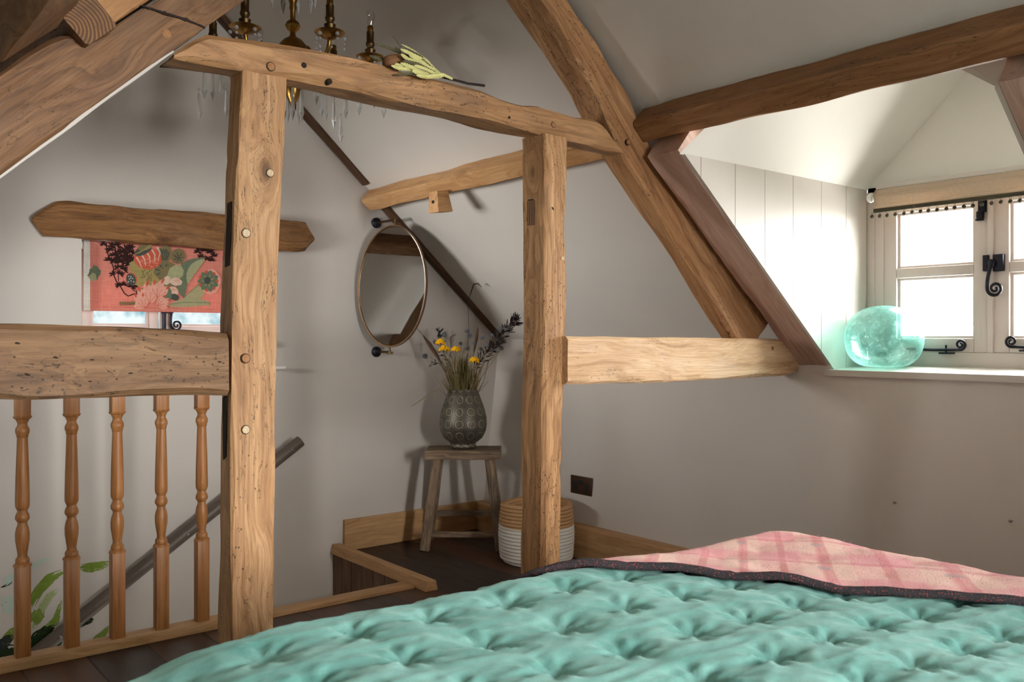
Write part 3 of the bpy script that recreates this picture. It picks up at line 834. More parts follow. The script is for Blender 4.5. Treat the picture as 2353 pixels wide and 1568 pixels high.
# ------------------------------------------------------------------ the shell
XW0, XW1 = 2.83, 2.95
def xw(z): return XW0 + (XW1 - XW0) * z / (R0 - RS * XW1)
YB = -1.6; XL = -0.55
ZE = R0 - RS * XW1
DY0, DY1 = 0.88, 1.79              # dormer cheeks
SILL = H - 0.118
ZC = H + 0.567                     # dormer cheek top
DXW = 3.19                         # dormer window plane
# floor
XS = 1.965; YS = 3.12
fv = [(XL, YB, 0), (XW0, YB, 0), (XW0, YS, 0), (XL, YS, 0), (XS, YS, 0), (XW0, GY, 0), (XS, GY, 0)]
fl = flat('floor', fv, [(0, 1, 2, 4, 3), (4, 2, 5, 6)], M_floor); tag(fl, kind='structure')
# right wall
def wr(y, z): return (xw(z), y, z)
vs = [wr(DY1, 0), wr(GY, 0), wr(GY, ZE), wr(DY1, ZE), wr(DY0, 0), wr(DY0, SILL), wr(DY1, SILL), wr(YB, 0), wr(YB, ZE), wr(DY0, ZE)]
o = flat('wall_right', vs, [(0, 1, 2, 3), (4, 0, 6, 5), (7, 4, 5, 9, 8)], M_wall); tag(o, kind='structure')
o = flat('wall_left', [(XL, YB, -1.6), (XL, GY, -1.6), (XL, GY, L0 + RS * XL), (XL, YB, L0 + RS * XL)], [(0, 1, 2, 3)], M_wall); tag(o, kind='structure')
# gable wall with window opening (recess)
WX0, WX1 = onY(187, 600, GY).x, 1.665
WZ1 = onY(190, 549, GY).z; WZ0 = H - 0.02
vs = [(XL, GY, -1.6), (XW1 + .02, GY, -1.6), (XW1 + .02, GY, ZE), (XR, GY, ZR), (XL, GY, L0 + RS * XL),
      (WX0, GY, WZ0), (WX1, GY, WZ0), (WX1, GY, WZ1), (WX0, GY, WZ1),
      (WX0, GY + .17, WZ0), (WX1, GY + .17, WZ0), (WX1, GY + .17, WZ1), (WX0, GY + .17, WZ1)]
o = flat('wall_back', vs, [(0, 1, 6, 5), (1, 2, 3, 7, 6), (3, 4, 8, 7), (4, 0, 5, 8), (5, 6, 10, 9), (6, 7, 11, 10), (7, 8, 12, 11), (8, 5, 9, 12)], M_wall)
tag(o, kind='structure')
# wall behind the camera, with an unseen opening added to let fill light in
FX0, FX1, FZ0, FZ1 = 0.1, 1.9, 0.65, 1.75
vs = [(XL, YB, 0), (XW1, YB, 0), (XW1, YB, ZE), (XR, YB, ZR), (XL, YB, L0 + RS * XL), (FX0, YB, FZ0), (FX1, YB, FZ0), (FX1, YB, FZ1), (FX0, YB, FZ1)]
o = flat('wall_front', vs, [(0, 5, 6, 1), (1, 6, 7, 2), (2, 7, 3), (3, 7, 8, 4), (4, 8, 5, 0)], M_wall); tag(o, kind='structure')
# ceiling slopes, right one open where the dormer is; left opening added for light
def cr(x, y): return (x, y, R0 - RS * x)
def cl(x, y): return (x, y, L0 + RS * x)
DX = 2.128
vs = [cr(XR, YB), cr(XR, GY), cr(DX, GY), cr(DX, YB), cr(XW1, GY), cr(XW1, DY1), cr(DX, DY1), cr(XW1, DY0), cr(XW1, YB), cr(DX, DY0),
      cr(2.317, DY0), cr(DX, 1.10), cl(XL, YB), cl(XL, GY), cl(XR, GY), cl(XR, YB), cl(-.40, 2.66), cl(-.40, 3.4), cl(.06, 3.4), cl(.06, 2.66)]
o = flat('ceiling', vs, [(0, 1, 2, 6, 11, 9, 3), (2, 4, 5, 6), (3, 9, 10, 7, 8), (9, 11, 10), (12, 13, 17, 16), (13, 14, 18, 17), (14, 15, 19, 18), (15, 12, 16, 19)], M_ceil); tag(o, kind='structure')
# stairwell below the floor
vs = [(XL, YS, 0), (XS, YS, 0), (XS, YS, -1.6), (XL, YS, -1.6), (XS, GY, -1.6), (XL, GY, -1.6)]
o = flat('wall_stairwell', vs, [(0, 1, 2, 3), (3, 2, 4, 5)], M_wall); tag(o, kind='structure')

# dormer ---------------------------------------------------------------------
DYM = (DY0 + DY1) / 2; ZD = ZC + 0.97 * (DY1 - DYM)
XC = 2.05
o = flat('dormer_ceiling', [(2.10, DY1 + .004, ZC - .002), (DXW, DY1, ZC), (DXW, DYM, ZD), (2.13, DYM, ZD), (2.13, DY1 - .07, ZC + .068), (DXW, DY0, ZC), (2.317, DY0, ZC), (2.13, 1.05, ZC + .165), (2.13, DYM, ZD)],
         [(0, 1, 2, 3, 4), (2, 5, 6, 7, 8)], M_white); tag(o, kind='structure')
o = flat('wall_dormer_end', [(2.135, 1.06, H + .735), (2.135, 1.61, H + .735), (2.135, DYM, ZD)], [(0, 1, 2)], M_white); tag(o, kind='structure')
o = flat('wall_dormer_front', [(DXW, DY1, ZC - .02), (DXW, DY0, ZC - .02), (DXW, DY0, ZC), (DXW, DYM, ZD), (DXW, DY1, ZC)], [(0, 1, 2, 3, 4)], M_white); tag(o, kind='structure')
# boarded cheeks: individual vertical planks in one panelling
def cheek(name, y, outward):
    bm = bmesh.new()
    px_edges = [onY(p, 600, DY1).x for p in (1550, 1610, 1689, 1757, 1822, 1887, 1944)] + [DXW]
    edges_ = [2.115] + px_edges[1:]
    def zb(x):
        return max(SILL + 0.028, H + 0.617 - 0.8177 * (x - 2.06) + 0.03)
    for a, b in zip(edges_, edges_[1:]):
        n = 6
        for k in range(n):
            u0, u1 = lerp(a + .0012, b - .0012, k / n), lerp(a + .0012, b - .0012, (k + 1) / n)
            vs = []
            for yy in (y, y + 0.012 * outward):
                for (u, z) in ((u0, zb(u0) - .03), (u1, zb(u1) - .03), (u1, ZC + .004), (u0, ZC + .004)):
                    vs.append(bm.verts.new((u, yy, z)))
            bm.faces.new(vs[0:4]); bm.faces.new(vs[4:8])
            bm.faces.new((vs[0], vs[1], vs[5], vs[4])); bm.faces.new((vs[3], vs[2], vs[6], vs[7]))
            if k == 0: bm.faces.new((vs[0], vs[3], vs[7], vs[4]))
            if k == n - 1: bm.faces.new((vs[1], vs[2], vs[6], vs[5]))
    # backing so no light leaks through the joints
    z0 = SILL - .05; yq = y + .015 * outward
    q = [bm.verts.new(c) for c in ((2.15, yq, ZC - .004), (2.985, yq, SILL), (DXW, yq, z0), (DXW, yq, ZC + .01), (2.11, yq, ZC + .01))]
    bm.faces.new(q)
    bmesh.ops.remove_doubles(bm, verts=bm.verts, dist=1e-5)
    o = build(name, bm, M_paint, None, 30, False); tag(o, kind='structure'); return o
cheek('wall_dormer_left', DY1, 1); cheek('wall_dormer_right', DY0, -1)
# trimmers
def trimmer(name, ya, yb, seed):
    p0, p1 = Vector((2.105, 0, H + 0.578)), Vector((2.965, 0, H - 0.125))
    ex = (p1 - p0).normalized(); L = (p1 - p0).length
    o = timber(name, Vector((p0.x, ya, p0.z)), ex, (0, 1, 0), [(0, 0, yb - ya, 0.0, 0.14), (L * .5, 0, yb - ya, 0.0, 0.12), (L, 0, yb - ya, 0.0, 0.09)], M_trimm, 0.002, 0.004, seed)
    tag(o, kind='structure'); return o
trimmer('trim_1', DY1 + 0.0125, DY1 + 0.145, 1.5); trimmer('trim_2', DY0 - 0.09, DY0 - 0.0125, 4.1)
# sill
bm = bmesh.new()
vs = [(xw(SILL) - .012, SILL), (xw(SILL) - .012, SILL - .022), (DXW + .05, SILL - .02), (DXW + .05, SILL + .016), (DXW, SILL + .014)]
a = [bm.verts.new((x, DY0 - .02, z)) for x, z in vs]; b = [bm.verts.new((x, DY1 + .02, z)) for x, z in vs]
n = len(vs)
for i in range(n): bm.faces.new((a[i], a[(i + 1) % n], b[(i + 1) % n], b[i]))
bm.faces.new(a); bm.faces.new(b[::-1])

# ------------------------------------------------------------------ windows
def casement(parent, org, eu, ev, w, h, stile, panes_v, depth, transom=None, glass=M_pane, name='casement'):
    """a casement in the plane (eu, ev); normal en points into the room"""
    en = eu.cross(ev)
    bm = bmesh.new()
    M = Matrix.Identity(4)
    for i in range(3):
        M[i][0] = eu[i]; M[i][1] = ev[i]; M[i][2] = en[i]; M[i][3] = org[i]
    s = stile
    bars = [(0, 0, s, h), (w - s, 0, w, h), (s, 0, w - s, s), (s, h - s, w - s, h)]
    for z in panes_v: bars.append((s, z - s * .36, w - s, z + s * .36))
    for (u0, v0, u1, v1) in bars: add_box(bm, (u0, v0, 0), (u1, v1, depth), M, 0.004)
    # glazing bead, a slimmer step behind
    c = build(name, bm, M_frame, parent, 30)
    vlist = [s] + [z for z in panes_v] + [h - s]
    for a, b in zip(vlist, vlist[1:]):
        a_ = a + (s * .36 if a != s else 0); b_ = b - (s * .36 if b != h - s else 0)
        bd = bmesh.new(); k = 0.009
        for (u0, v0, u1, v1) in ((s, a_, s + k, b_), (w - s - k, a_, w - s, b_), (s + k, a_, w - s - k, a_ + k), (s + k, b_ - k, w - s - k, b_)):
            add_box(bd, (u0, v0, 0.006), (u1, v1, depth * .6), M)
        build('glazing_bead', bd, M_frame, c, 30)
        vv = [M @ Vector((u, v, depth * .3)) for (u, v) in ((s, a_), (w - s, a_), (w - s, b_), (s, b_))]
        flat('pane', vv, [(0, 1, 2, 3)], glass, c)
    return c
win = bpy.data.objects.new('window_1', None); link(win); tag(win, kind='structure')
build('window_sill', bm, M_paint, win, 30)
FZB, FZT = H - 0.053, H + 0.555      # casement bottom / frame top
bm = bmesh.new()
add_box(bm, (DXW, DY0, SILL), (DXW + .06, DY1, FZB), None, 0.003)                 # bottom rail
add_box(bm, (DXW, DY1 - .0655, FZB), (DXW + .06, DY1 + .02, FZT), None, .004); add_box(bm, (DXW - .006, DY1 - .032, FZB), (DXW + .01, DY1 - .001, FZT), None, .003)
add_box(bm, (DXW, DY0 - .02, FZB), (DXW + .06, DY0 + .0575, FZT), None, .004)
add_box(bm, (DXW, DY0, FZT - .04), (DXW + .06, DY1, FZT + .02), None, 0.003)
build('window_frame', bm, M_frame, win, 30)
eu, ev = Vector((0, -1, 0)), Vector((0, 0, 1))
# left casement from Y=1.727 to 1.335, right from 1.335 to 0.935
def cas(y_hi, y_lo):
    return casement(win, Vector((DXW + .045, y_hi, FZB)), eu, ev, y_hi - y_lo, FZT - .04 - FZB, 0.05, [H + .240 - FZB], 0.04)
cas(1.727, 1.347); cas(1.330, 0.935)
box('meeting_bead', (DXW - .004, 1.329, FZB), (DXW + .045, 1.348, FZT - .04), M_frame, win, None, 0.003)
# wrought iron furniture
XI = DXW - 0.012
catch = bmesh.new()
zc = H + 0.255; yc = 1.315
add_box(catch, (XI, yc - .022, zc - .028), (XI + .02, yc + .012, zc + .03), None, 0.002)
add_box(catch, (XI, yc + .025, zc - .026), (XI + .02, yc + .045, zc + .03), None, 0.002)
add_ball(catch, Vector((XI - .008, yc + .012, zc)), 0.012, 12, 8, (0.8, 1, 1.2))
eY = Vector((0, -1, 0)); eZ = Vector((0, 0, 1))
p = [Vector((XI - .010, yc + .012, zc - .005)), Vector((XI - .016, yc + .02, zc - .05)), Vector((XI - .018, yc + .022, zc - .085))]
cent = Vector((XI - .018, yc - .004, zc - .088))
sp = spiral(cent, -eY, eZ, 0.026, 0.004, 0.0, -1.65, 44)
add_tube(catch, bez(p[0], p[1] + Vector((0, .004, 0)), sp[0], 12)[:-1] + sp, lambda t: lerp(0.0068, 0.004, t), 8)
build('casement_catch', catch, M_iron, win, 45)
def stay(yc, flip, z, length):
    b = bmesh.new()
    X0 = DXW - .010
    e1 = Vector((0, 1, 0)) * flip
    cent = Vector((X0 - .006, yc, z + .012))
    sp = spiral(cent, -e1, eZ, 0.019, 0.004, -pi / 2 - .2, 1.55, 40)
    start = sp[0] + e1 * length + Vector((0, 0, .002))
    add_tube(b, [start, lerp(start, sp[0], .5) + Vector((0, 0, -.002))] + sp, lambda t: lerp(0.0052, 0.0034, t), 8)
    add_box(b, (X0 - .012, yc + flip * .05 - .024, z - .022), (X0 + .012, yc + flip * .05 + .024, z - .016))
    add_tube(b, [(X0 - .006, yc + flip * .05, z - .018), (X0 - .006, yc + flip * .05, z + .01)], 0.0035, 8)
    build('casement_stay', b, M_iron, win, 45)
ps = onX(2208, 800, DXW - .01); stay(ps.y, 1, ps.z, 0.19)
ps = onX(2325, 793, DXW - .01); stay(ps.y, -1, ps.z, 0.19)
b = bmesh.new()
ph = onX(2256, 480, DXW - .006)
add_box(b, (DXW - .012, ph.y - .012, ph.z - .012), (DXW + .004, ph.y + .012, ph.z + .05), None, 0.003)
add_box(b, (DXW - .018, ph.y - .006, ph.z - .035), (DXW + .002, ph.y + .016, ph.z - .008), None, 0.005)
add_box(b, (DXW - .012, ph.y - .002, ph.z - .04), (DXW + .004, ph.y + .02, ph.z - .034))
build('fanlight_catch', b, M_iron, win, 45)

# linen roller blind with pompoms
BX = 3.125
bt_ = thing('roller_blind', 'linen roller blind with dark pompom fringe on the dormer window', 'blind', (BX, DYM, H + .54))
BY1, BY0 = 1.725 - DYM, 0.945 - DYM
bm = bmesh.new()
N = 40
rows = [(-0.02, .012), (0.0, .0), (-.025, -.001), (-.044, -.001), (-.046, -.005), (-.058, -.005), (-.060, -.001)]
prev = None
for z, dx in [(0.004, .014), (0.012, .0)] + [(-.02, -.004), (-.045, -.004), (-.0465, -.0075), (-.060, -.0075)]:
    r = [bm.verts.new((dx, lerp(BY0, BY1, k / N), z + .001 * nz(k * .4, z * 30))) for k in range(N + 1)]
    if prev:
        for k in range(N): bm.faces.new((prev[k], prev[k + 1], r[k + 1], r[k]))
    prev = r
fab = build('linen_fabric', bm, M_linen, bt_, 25)
md = fab.modifiers.new('thick', 'SOLIDIFY'); md.thickness = 0.002
box('hem_band', (-.0085, BY0, -.074), (-.003, BY1, -.060), M_pom, bt_)
b = bmesh.new(); add_tube(b, [(0.012, BY0 - .01, -.012), (0.012, BY1 + .01, -.012)], 0.016, 12); build('roller_tube', b, M_linen, bt_)
b = bmesh.new()
q = Vector((0, 1, 0)).to_track_quat('Z', 'Y').to_matrix().to_4x4()
for zz, r in ((0, .017), (.006, .019), (.013, .015)):
    add_lathe(b, [(r * .85, 0), (r, .002), (r, .005), (r * .85, .006)], 18, Matrix.Translation((-.004, BY1 + .004 + zz, -.016)) @ q)
build('roller_end', b, M_plast, bt_)
b = bmesh.new(); add_box(b, (.008, BY0, .014), (.05, BY1, .03), None, .002); build('head_rail', b, M_paint, bt_)
npm = 27
pm0 = None
for k in range(npm):
    y = lerp(BY1 + .006, BY0 - .004, k / (npm - 1)) + random.uniform(-.002, .002)
    z = -.088 + random.uniform(-.0015, .0015)
    if pm0 is None:
        b = bmesh.new(); add_ball(b, Vector((0, 0, 0)), .0068, 12, 9)
        for v in b.verts: v.co *= 1 + .1 * nz(v.co.x * 500, v.co.y * 500, v.co.z * 500)
        add_tube(b, [(0, -.004, .016), (0, -.001, .005)], .0007, 4); add_tube(b, [(0, .004, .016), (0, .001, .005)], .0007, 4)
        pm0 = build('pompom', b, M_pom, bt_); o = pm0
    else:
        o = pm0.copy(); link(o, bt_)
    o.location = (-.006, y, z)

# glass float on the sill
gp = Vector((3.02, 0, 0))
r_ = ray(2030, 778); tt = 3.055 / r_.x
gl = lathe('glass_float', [(0.0, 0.002), (0.05, 0.0), (0.085, 0.006), (0.115, 0.03), (0.132, 0.065), (0.137, 0.102), (0.133, 0.14), (0.118, 0.175), (0.09, 0.203), (0.055, 0.218), (0.02, 0.2235), (0.0, 0.224)],
           M_sea, None, 48, None, False, False, 60)
gl.location = (3.055, r_.y * tt, SILL + 0.010)
gl.modifiers.new('s', 'SUBSURF').render_levels = 1
tag(gl, 'bubbly aqua glass globe resting on the dormer window sill', 'glass ornament')

# gable window -----------------------------------------------------------------
w2 = bpy.data.objects.new('window_2', None); link(w2); tag(w2, kind='structure')
GW = GY + 0.13
bm = bmesh.new()
add_box(bm, (WX0, GW, WZ0), (WX0 + .03, GW + .05, WZ1), None, .003); add_box(bm, (WX1 - .03, GW, WZ0), (WX1, GW + .05, WZ1), None, .003)
add_box(bm, (WX0 + .03, GW, WZ0), (WX1 - .03, GW + .05, WZ0 + .03), None, .003); add_box(bm, (WX0 + .03, GW, WZ1 - .03), (WX1 - .03, GW + .05, WZ1), None, .003)
build('window_frame', bm, M_frame, w2, 30)
xm = onY(368, 735, GW).x
casement(w2, Vector((WX0 + .03, GW + .04, WZ0 + .03)), Vector((1, 0, 0)), Vector((0, 0, 1)), xm - WX0 - .035, WZ1 - WZ0 - .06, 0.04, [], 0.035)
casement(w2, Vector((xm + .005, GW + .04, WZ0 + .03)), Vector((1, 0, 0)), Vector((0, 0, 1)), WX1 - .03 - xm - .005, WZ1 - WZ0 - .06, 0.04, [], 0.035)
box('window_sill', (WX0 - .005, GY - .012, WZ0 - .025), (WX1 + .005, GW + .04, WZ0 + .002), M_paint, w2, None, .004)
b = bmesh.new()
pc = onY(392, 716, GW - .01)
add_box(b, (pc.x - .035, GW - .008, pc.z - .09), (pc.x - .018, GW + .0, pc.z + .03), None, .002)
add_box(b, (pc.x - .04, GW - .012, pc.z - .008), (pc.x + .012, GW - .002, pc.z + .012), None, .002)
cent = Vector((pc.x + .022, GW - .016, pc.z - .058))
sp = spiral(cent, Vector((-1, 0, 0)), Vector((0, 0, 1)), 0.024, .004, 0.0, -1.6, 40)
add_tube(b, bez((pc.x + .004, GW - .012, pc.z + .005), (pc.x - .004, GW - .018, pc.z - .03), sp[0], 10)[:-1] + sp, lambda t: lerp(.0062, .0036, t), 8)
build('casement_catch', b, M_iron, w2, 45)

# floral roller blind: a printed cloth, print shapes laid in the same mesh
PR = {}
def m_print(key, c, tex=0.10):
    t = NT('print ' + key); v = t.coord()
    a = t.noise(t.mapping(v, (260, 20, 22)), 1.0, 4, 0.7); b_ = t.noise(t.mapping(v, (22, 20, 260)), 1.0, 3, .6)
    k = t.math('ADD', t.math('MULTIPLY', a, .6), t.math('MULTIPLY', b_, .4))
    col = t.mix(t.rng(k, .32, .68), tuple(x * (1 - tex * 1.8) for x in c[:3]) + (1,), tuple(min(1, x * (1 + tex * 1.6)) for x in c[:3]) + (1,))
    tr = t.n('ShaderNodeBsdfTranslucent', Color=col); mx = t.n('ShaderNodeMixShader', Fac=0.3)
    t.P(Base_Color=col, Roughness=.9, Specular_IOR_Level=.05)
    t.t.links.new(t.b.outputs[0], mx.inputs[1]); t.t.links.new(tr.outputs[0], mx.inputs[2]); t.t.links.new(mx.outputs[0], t.o.inputs[0])
    return t.m
PCOL = [('coral', rgb(224, 148, 132)), ('white', rgb(236, 234, 226)), ('ink', rgb(62, 42, 40)), ('red', rgb(216, 108, 82)), ('sand', rgb(178, 160, 104)),
        ('sage', rgb(120, 132, 108)), ('palegreen', rgb(182, 182, 140)), ('khaki', rgb(142, 128, 92)), ('cream', rgb(236, 208, 186)), ('pink', rgb(244, 182, 162)), ('slate', rgb(88, 94, 88))]
PM = [m_print(k, c) for k, c in PCOL]; PI = {k: i for i, (k, _) in enumerate(PCOL)}
BLY = GY + 0.035
V_, F_, I_ = [], [], []
lay = [0]
def zp(px, py): # crop pixel of the measuring view of the blind -> photo pixel
    return (170 + px / 6.533, 530 + py / 6.533)
def ppoly(pts, col, lift=None):
    lay[0] += 1
    y = BLY - 0.0004 - lay[0] * 0.00001
    base = len(V_)
    w = [onY(*zp(*p), BLY) for p in pts]
    c = sum(w, Vector()) / len(w)
    V_.append((c.x, y, c.z))
    for q in w: V_.append((q.x, y, q.z))
    n = len(w)
    for i in range(n):
        F_.append((base, base + 1 + (i + 1) % n, base + 1 + i)); I_.append(PI[col])
def pell(cx, cy, a, b, col, rot=0, n=22, wob=0.0):
    pts = []
    for i in range(n):
        t = 2 * pi * i / n; k = 1 + wob * nz(i * 1.7, cx * .01, cy * .01)
        x, y = a * k * math.cos(t), b * k * math.sin(t)
        pts.append((cx + x * math.cos(rot) - y * math.sin(rot), cy + x * math.sin(rot) + y * math.cos(rot)))
    ppoly(pts, col)
def pstroke(pts, w, col):
    lay[0] += 1
    y = BLY - 0.0004 - lay[0] * 0.00001
    L, Rr = [], []
    for i, p in enumerate(pts):
        a, b = pts[max(0, i - 1)], pts[min(len(pts) - 1, i + 1)]
        d = Vector((b[0] - a[0], b[1] - a[1])); d = d.normalized() if d.length else Vector((1, 0))
        ww = w(i / max(1, len(pts) - 1)) if callable(w) else w
        L.append((p[0] - d.y * ww, p[1] + d.x * ww)); Rr.append((p[0] + d.y * ww, p[1] - d.x * ww))
    base = len(V_)
    for a, b in zip(L, Rr):
        for q in (a, b):
            g = onY(*zp(*q), BLY); V_.append((g.x, y, g.z))
    for i in range(len(pts) - 1):
        F_.append((base + 2 * i, base + 2 * i + 1, base + 2 * i + 3, base + 2 * i + 2)); I_.append(PI[col])
def pleaf(x0, y0, x1, y1, w, col, n=9, bend=0.0):
    pts = []
    for i in range(n):
        t = i / (n - 1)
        pts.append((lerp(x0, x1, t) + bend * math.sin(pi * t) * (y1 - y0) / 100, lerp(y0, y1, t) - bend * math.sin(pi * t) * (x1 - x0) / 100))
    pstroke(pts, lambda t: w * math.sin(pi * min(1, max(0, t))) ** .7 + .6, col)
def psprig(x, y, s, n=7, a0=-1.57, spread=2.6):
    for k in range(n):
        a = a0 + (k / (n - 1) - .5) * spread + random.uniform(-.15, .15)
        l = s * random.uniform(.75, 1.1)
        pleaf(x, y, x + math.cos(a) * l, y + math.sin(a) * l, s * .13, 'ink', 6)
# the print
for k in range(8): pstroke([(260 + random.uniform(0, 120), 170 + 34 * k + random.uniform(-10, 10)), (290 + random.uniform(0, 90), 190 + 14 * k)], 5, 'pink') if k < 3 else None
pell(300, 640, 90, 110, 'sage', .3, wob=.35); pell(280, 700, 60, 60, 'palegreen', .3, wob=.35)
vine = [(480, 200), (490, 320), (540, 430), (590, 560), (590, 660), (640, 780), (700, 850), (750, 940), (810, 985), (900, 950), (985, 945), (1000, 910), (950, 890), (930, 930)]
pstroke(vine, 9, 'ink'); pstroke([(930, 930), (1000, 900), (1080, 840)], 12, 'ink'); pstroke([(870, 830), (880, 890), (920, 915)], 8, 'ink')
pstroke([(600, 200), (640, 400), (660, 600), (665, 760)], 7, 'ink'); pstroke([(780, 230), (790, 330), (740, 480), (690, 560)], 7, 'ink')
for (x, y, s) in ((440, 215, 70), (540, 300, 90), (600, 380, 95), (660, 420, 100), (710, 340, 110), (780, 290, 100), (850, 260, 80), (640, 230, 90), (560, 240, 80), (850, 330, 80),
                  (520, 450, 80), (600, 470, 80), (690, 480, 110), (780, 470, 110), (840, 420, 100), (740, 590, 90), (650, 560, 70), (580, 660, 70), (690, 660, 80), (670, 830, 75), (740, 820, 70), (860, 850, 90), (910, 840, 80), (820, 520, 90), (760, 400, 100)):
    psprig(x, y, s, 7, random.uniform(-2.2, -.9), 3.4)
pell(1080, 640, 290, 160, 'sand', .55, 26, .12); pell(960, 700, 150, 120, 'sand', 1.0, 22, .1)
for k in range(26): pell(1010 + random.uniform(0, 170), 560 + random.uniform(0, 190), 16, 12, 'khaki', random.uniform(0, 3), 8)
pell(860, 730, 78, 98, 'red', -.35); pell(850, 735, 70, 92, 'slate', -.35)
for x, y in ((815, 690), (850, 690), (875, 720), (825, 730), (850, 760), (890, 770), (810, 770), (845, 715)): pell(x, y, 8, 10, 'white', 0, 8)
pell(1380, 620, 190, 150, 'khaki', .2, 24, .15); pell(1350, 360, 110, 140, 'khaki', .3, 22, .1); pell(1560, 390, 110, 120, 'khaki', 0, 22, .15)
for k in range(16):
    a = k * .4 - 1.0; pleaf(1350 + 60 * math.cos(a), 610 + 50 * math.sin(a), 1350 + 150 * math.cos(a), 610 + 120 * math.sin(a), 10, 'slate' if k % 2 else 'sage', 6)
for k in range(7): pleaf(1560, 420, 1560 + 90 * math.cos(k * .9), 400 + 90 * math.sin(k * .9), 8, 'slate', 6)
for k in range(4): pstroke([(1250 + 40 * k, 280), (1330 + 30 * k, 350), (1300 + 26 * k, 450)], 9, 'slate')
pell(1100, 420, 210, 165, 'red', .1, 26); 
for k in range(5): pstroke([(930 + 78 * k, 400 - 38 * k), (975 + 78 * k, 470 - 34 * k), (1010 + 62 * k, 560 - 30 * k)], lambda t: 13 - 8 * t, 'cream')
for k in range(34):
    x, y = 950 + random.uniform(0, 320), 440 + random.uniform(-20, 120)
    if (x - 1100) ** 2 / 200 ** 2 + (y - 420) ** 2 / 150 ** 2 < 1: pell(x, y, 9, 7, 'pink', random.uniform(0, 3), 8)
pell(1030, 300, 140, 66, 'slate', -.45); pell(1060, 250, 110, 50, 'khaki', -.2)
for k in range(4): pstroke([(900 + 30 * k, 360 - 10 * k), (1010 + 20 * k, 310 - 14 * k), (1150, 250 - 14 * k)], 5, 'sand')
pleaf(1640, 520, 1700, 500, 14, 'ink'); pstroke([(1620, 490), (1690, 545), (1780, 470), (1900, 440), (2080, 410)], 9, 'ink')
for (x, y, s) in ((1850, 330, 80), (1900, 400, 70), (1960, 310, 90), (2040, 330, 90), (2090, 390, 80), (1990, 440, 70), (2060, 460, 60), (1870, 270, 60)): psprig(x, y, s, 6, -1.6, 3.0)
pleaf(1640, 1020, 1960, 420, 110, 'sage', 14, 26); pleaf(1700, 800, 1960, 430, 62, 'palegreen', 12, 14)
pell(1440, 700, 170, 170, 'khaki', .5, 22, .2); pell(1520, 640, 110, 130, 'palegreen', .7, 20, .2)
pell(1520, 770, 90, 60, 'cream', .1, 18, .2); pell(1390, 750, 55, 70, 'cream', .2, 16, .2); pell(1480, 910, 80, 66, 'cream', .4, 18, .2)
pell(1530, 750, 40, 24, 'pink', 0); pell(1490, 890, 34, 24, 'pink', .3)
pell(1500, 1000, 70, 50, 'slate', .3, 18, .2)
pleaf(1300, 1120, 1430, 860, 60, 'sage', 10, -10); pleaf(1620, 1040, 1960, 740, 90, 'palegreen', 12, -16); pleaf(1400, 1130, 2050, 1090, 62, 'palegreen', 14, 4)
for k in range(6): pleaf(1560 + 80 * k, 1090, 1600 + 84 * k, 1030 + (k % 2) * 110, 22, 'palegreen', 6)
pstroke([(1420, 1110), (1620, 1080), (2030, 1085)], 4, 'sage'); pstroke([(1640, 1010), (1760, 900), (1930, 760)], 4, 'sage')
pell(2040, 770, 150, 190, 'pink', 0, 24, .1)
for k in range(7):
    a = k * 2 * pi / 7; pell(2010 + 120 * math.cos(a), 760 + 130 * math.sin(a), 34, 34, 'red', 0, 12)
for k in range(7):
    a = k * 2 * pi / 7 + .45; pleaf(2010, 760, 2010 + 165 * math.cos(a), 760 + 170 * math.sin(a), 48, 'sage', 9); pleaf(2010, 760, 2010 + 100 * math.cos(a), 760 + 110 * math.sin(a), 10, 'sand', 6)
pell(1995, 750, 50, 56, 'slate')
def tulip(x, y, s, rot):
    for da, l, c in ((-.5, 1.0, 'pink'), (.5, .95, 'pink'), (0, 1.15, 'pink')):
        a = rot + da; pleaf(x, y, x + math.cos(a) * s * l, y + math.sin(a) * s * l, s * .26, c, 10)
        pleaf(x + math.cos(a) * s * l * .78, y + math.sin(a) * s * l * .78, x + math.cos(a + .1) * s * l * 1.08, y + math.sin(a + .1) * s * l * 1.08, s * .07, 'red', 6)
    for da in (-.25, .25, .75, -.75): 
        a = rot + da; pstroke([(x, y), (x + math.cos(a) * s * .6, y + math.sin(a) * s * .6)], 3, 'red')
tulip(1130, 1100, 290, -1.75); tulip(1240, 1010, 250, -1.3); tulip(1060, 1160, 220, -2.3); tulip(1240, 1130, 190, -.5)
for k in range(7): pleaf(700 + 30 * k, 1130, 690 + 36 * k, 1060, 16, 'khaki', 6)
fb = thing('floral_blind', 'coral blind printed with flowers on the end wall window', 'blind', (0, 0, 0))
e = [(140, 165), (235, 172), (2240, 285), (2165, 1215), (225, 1140), (140, 1130)]
zt = onY(192, 556, BLY).z; zb = onY(192, 704, BLY).z; zb2 = onY(192, 713, BLY).z
xa = onY(192, 640, BLY).x; xs = onY(206.5, 640, BLY).x; xz = WX1 - .012
base = len(V_)
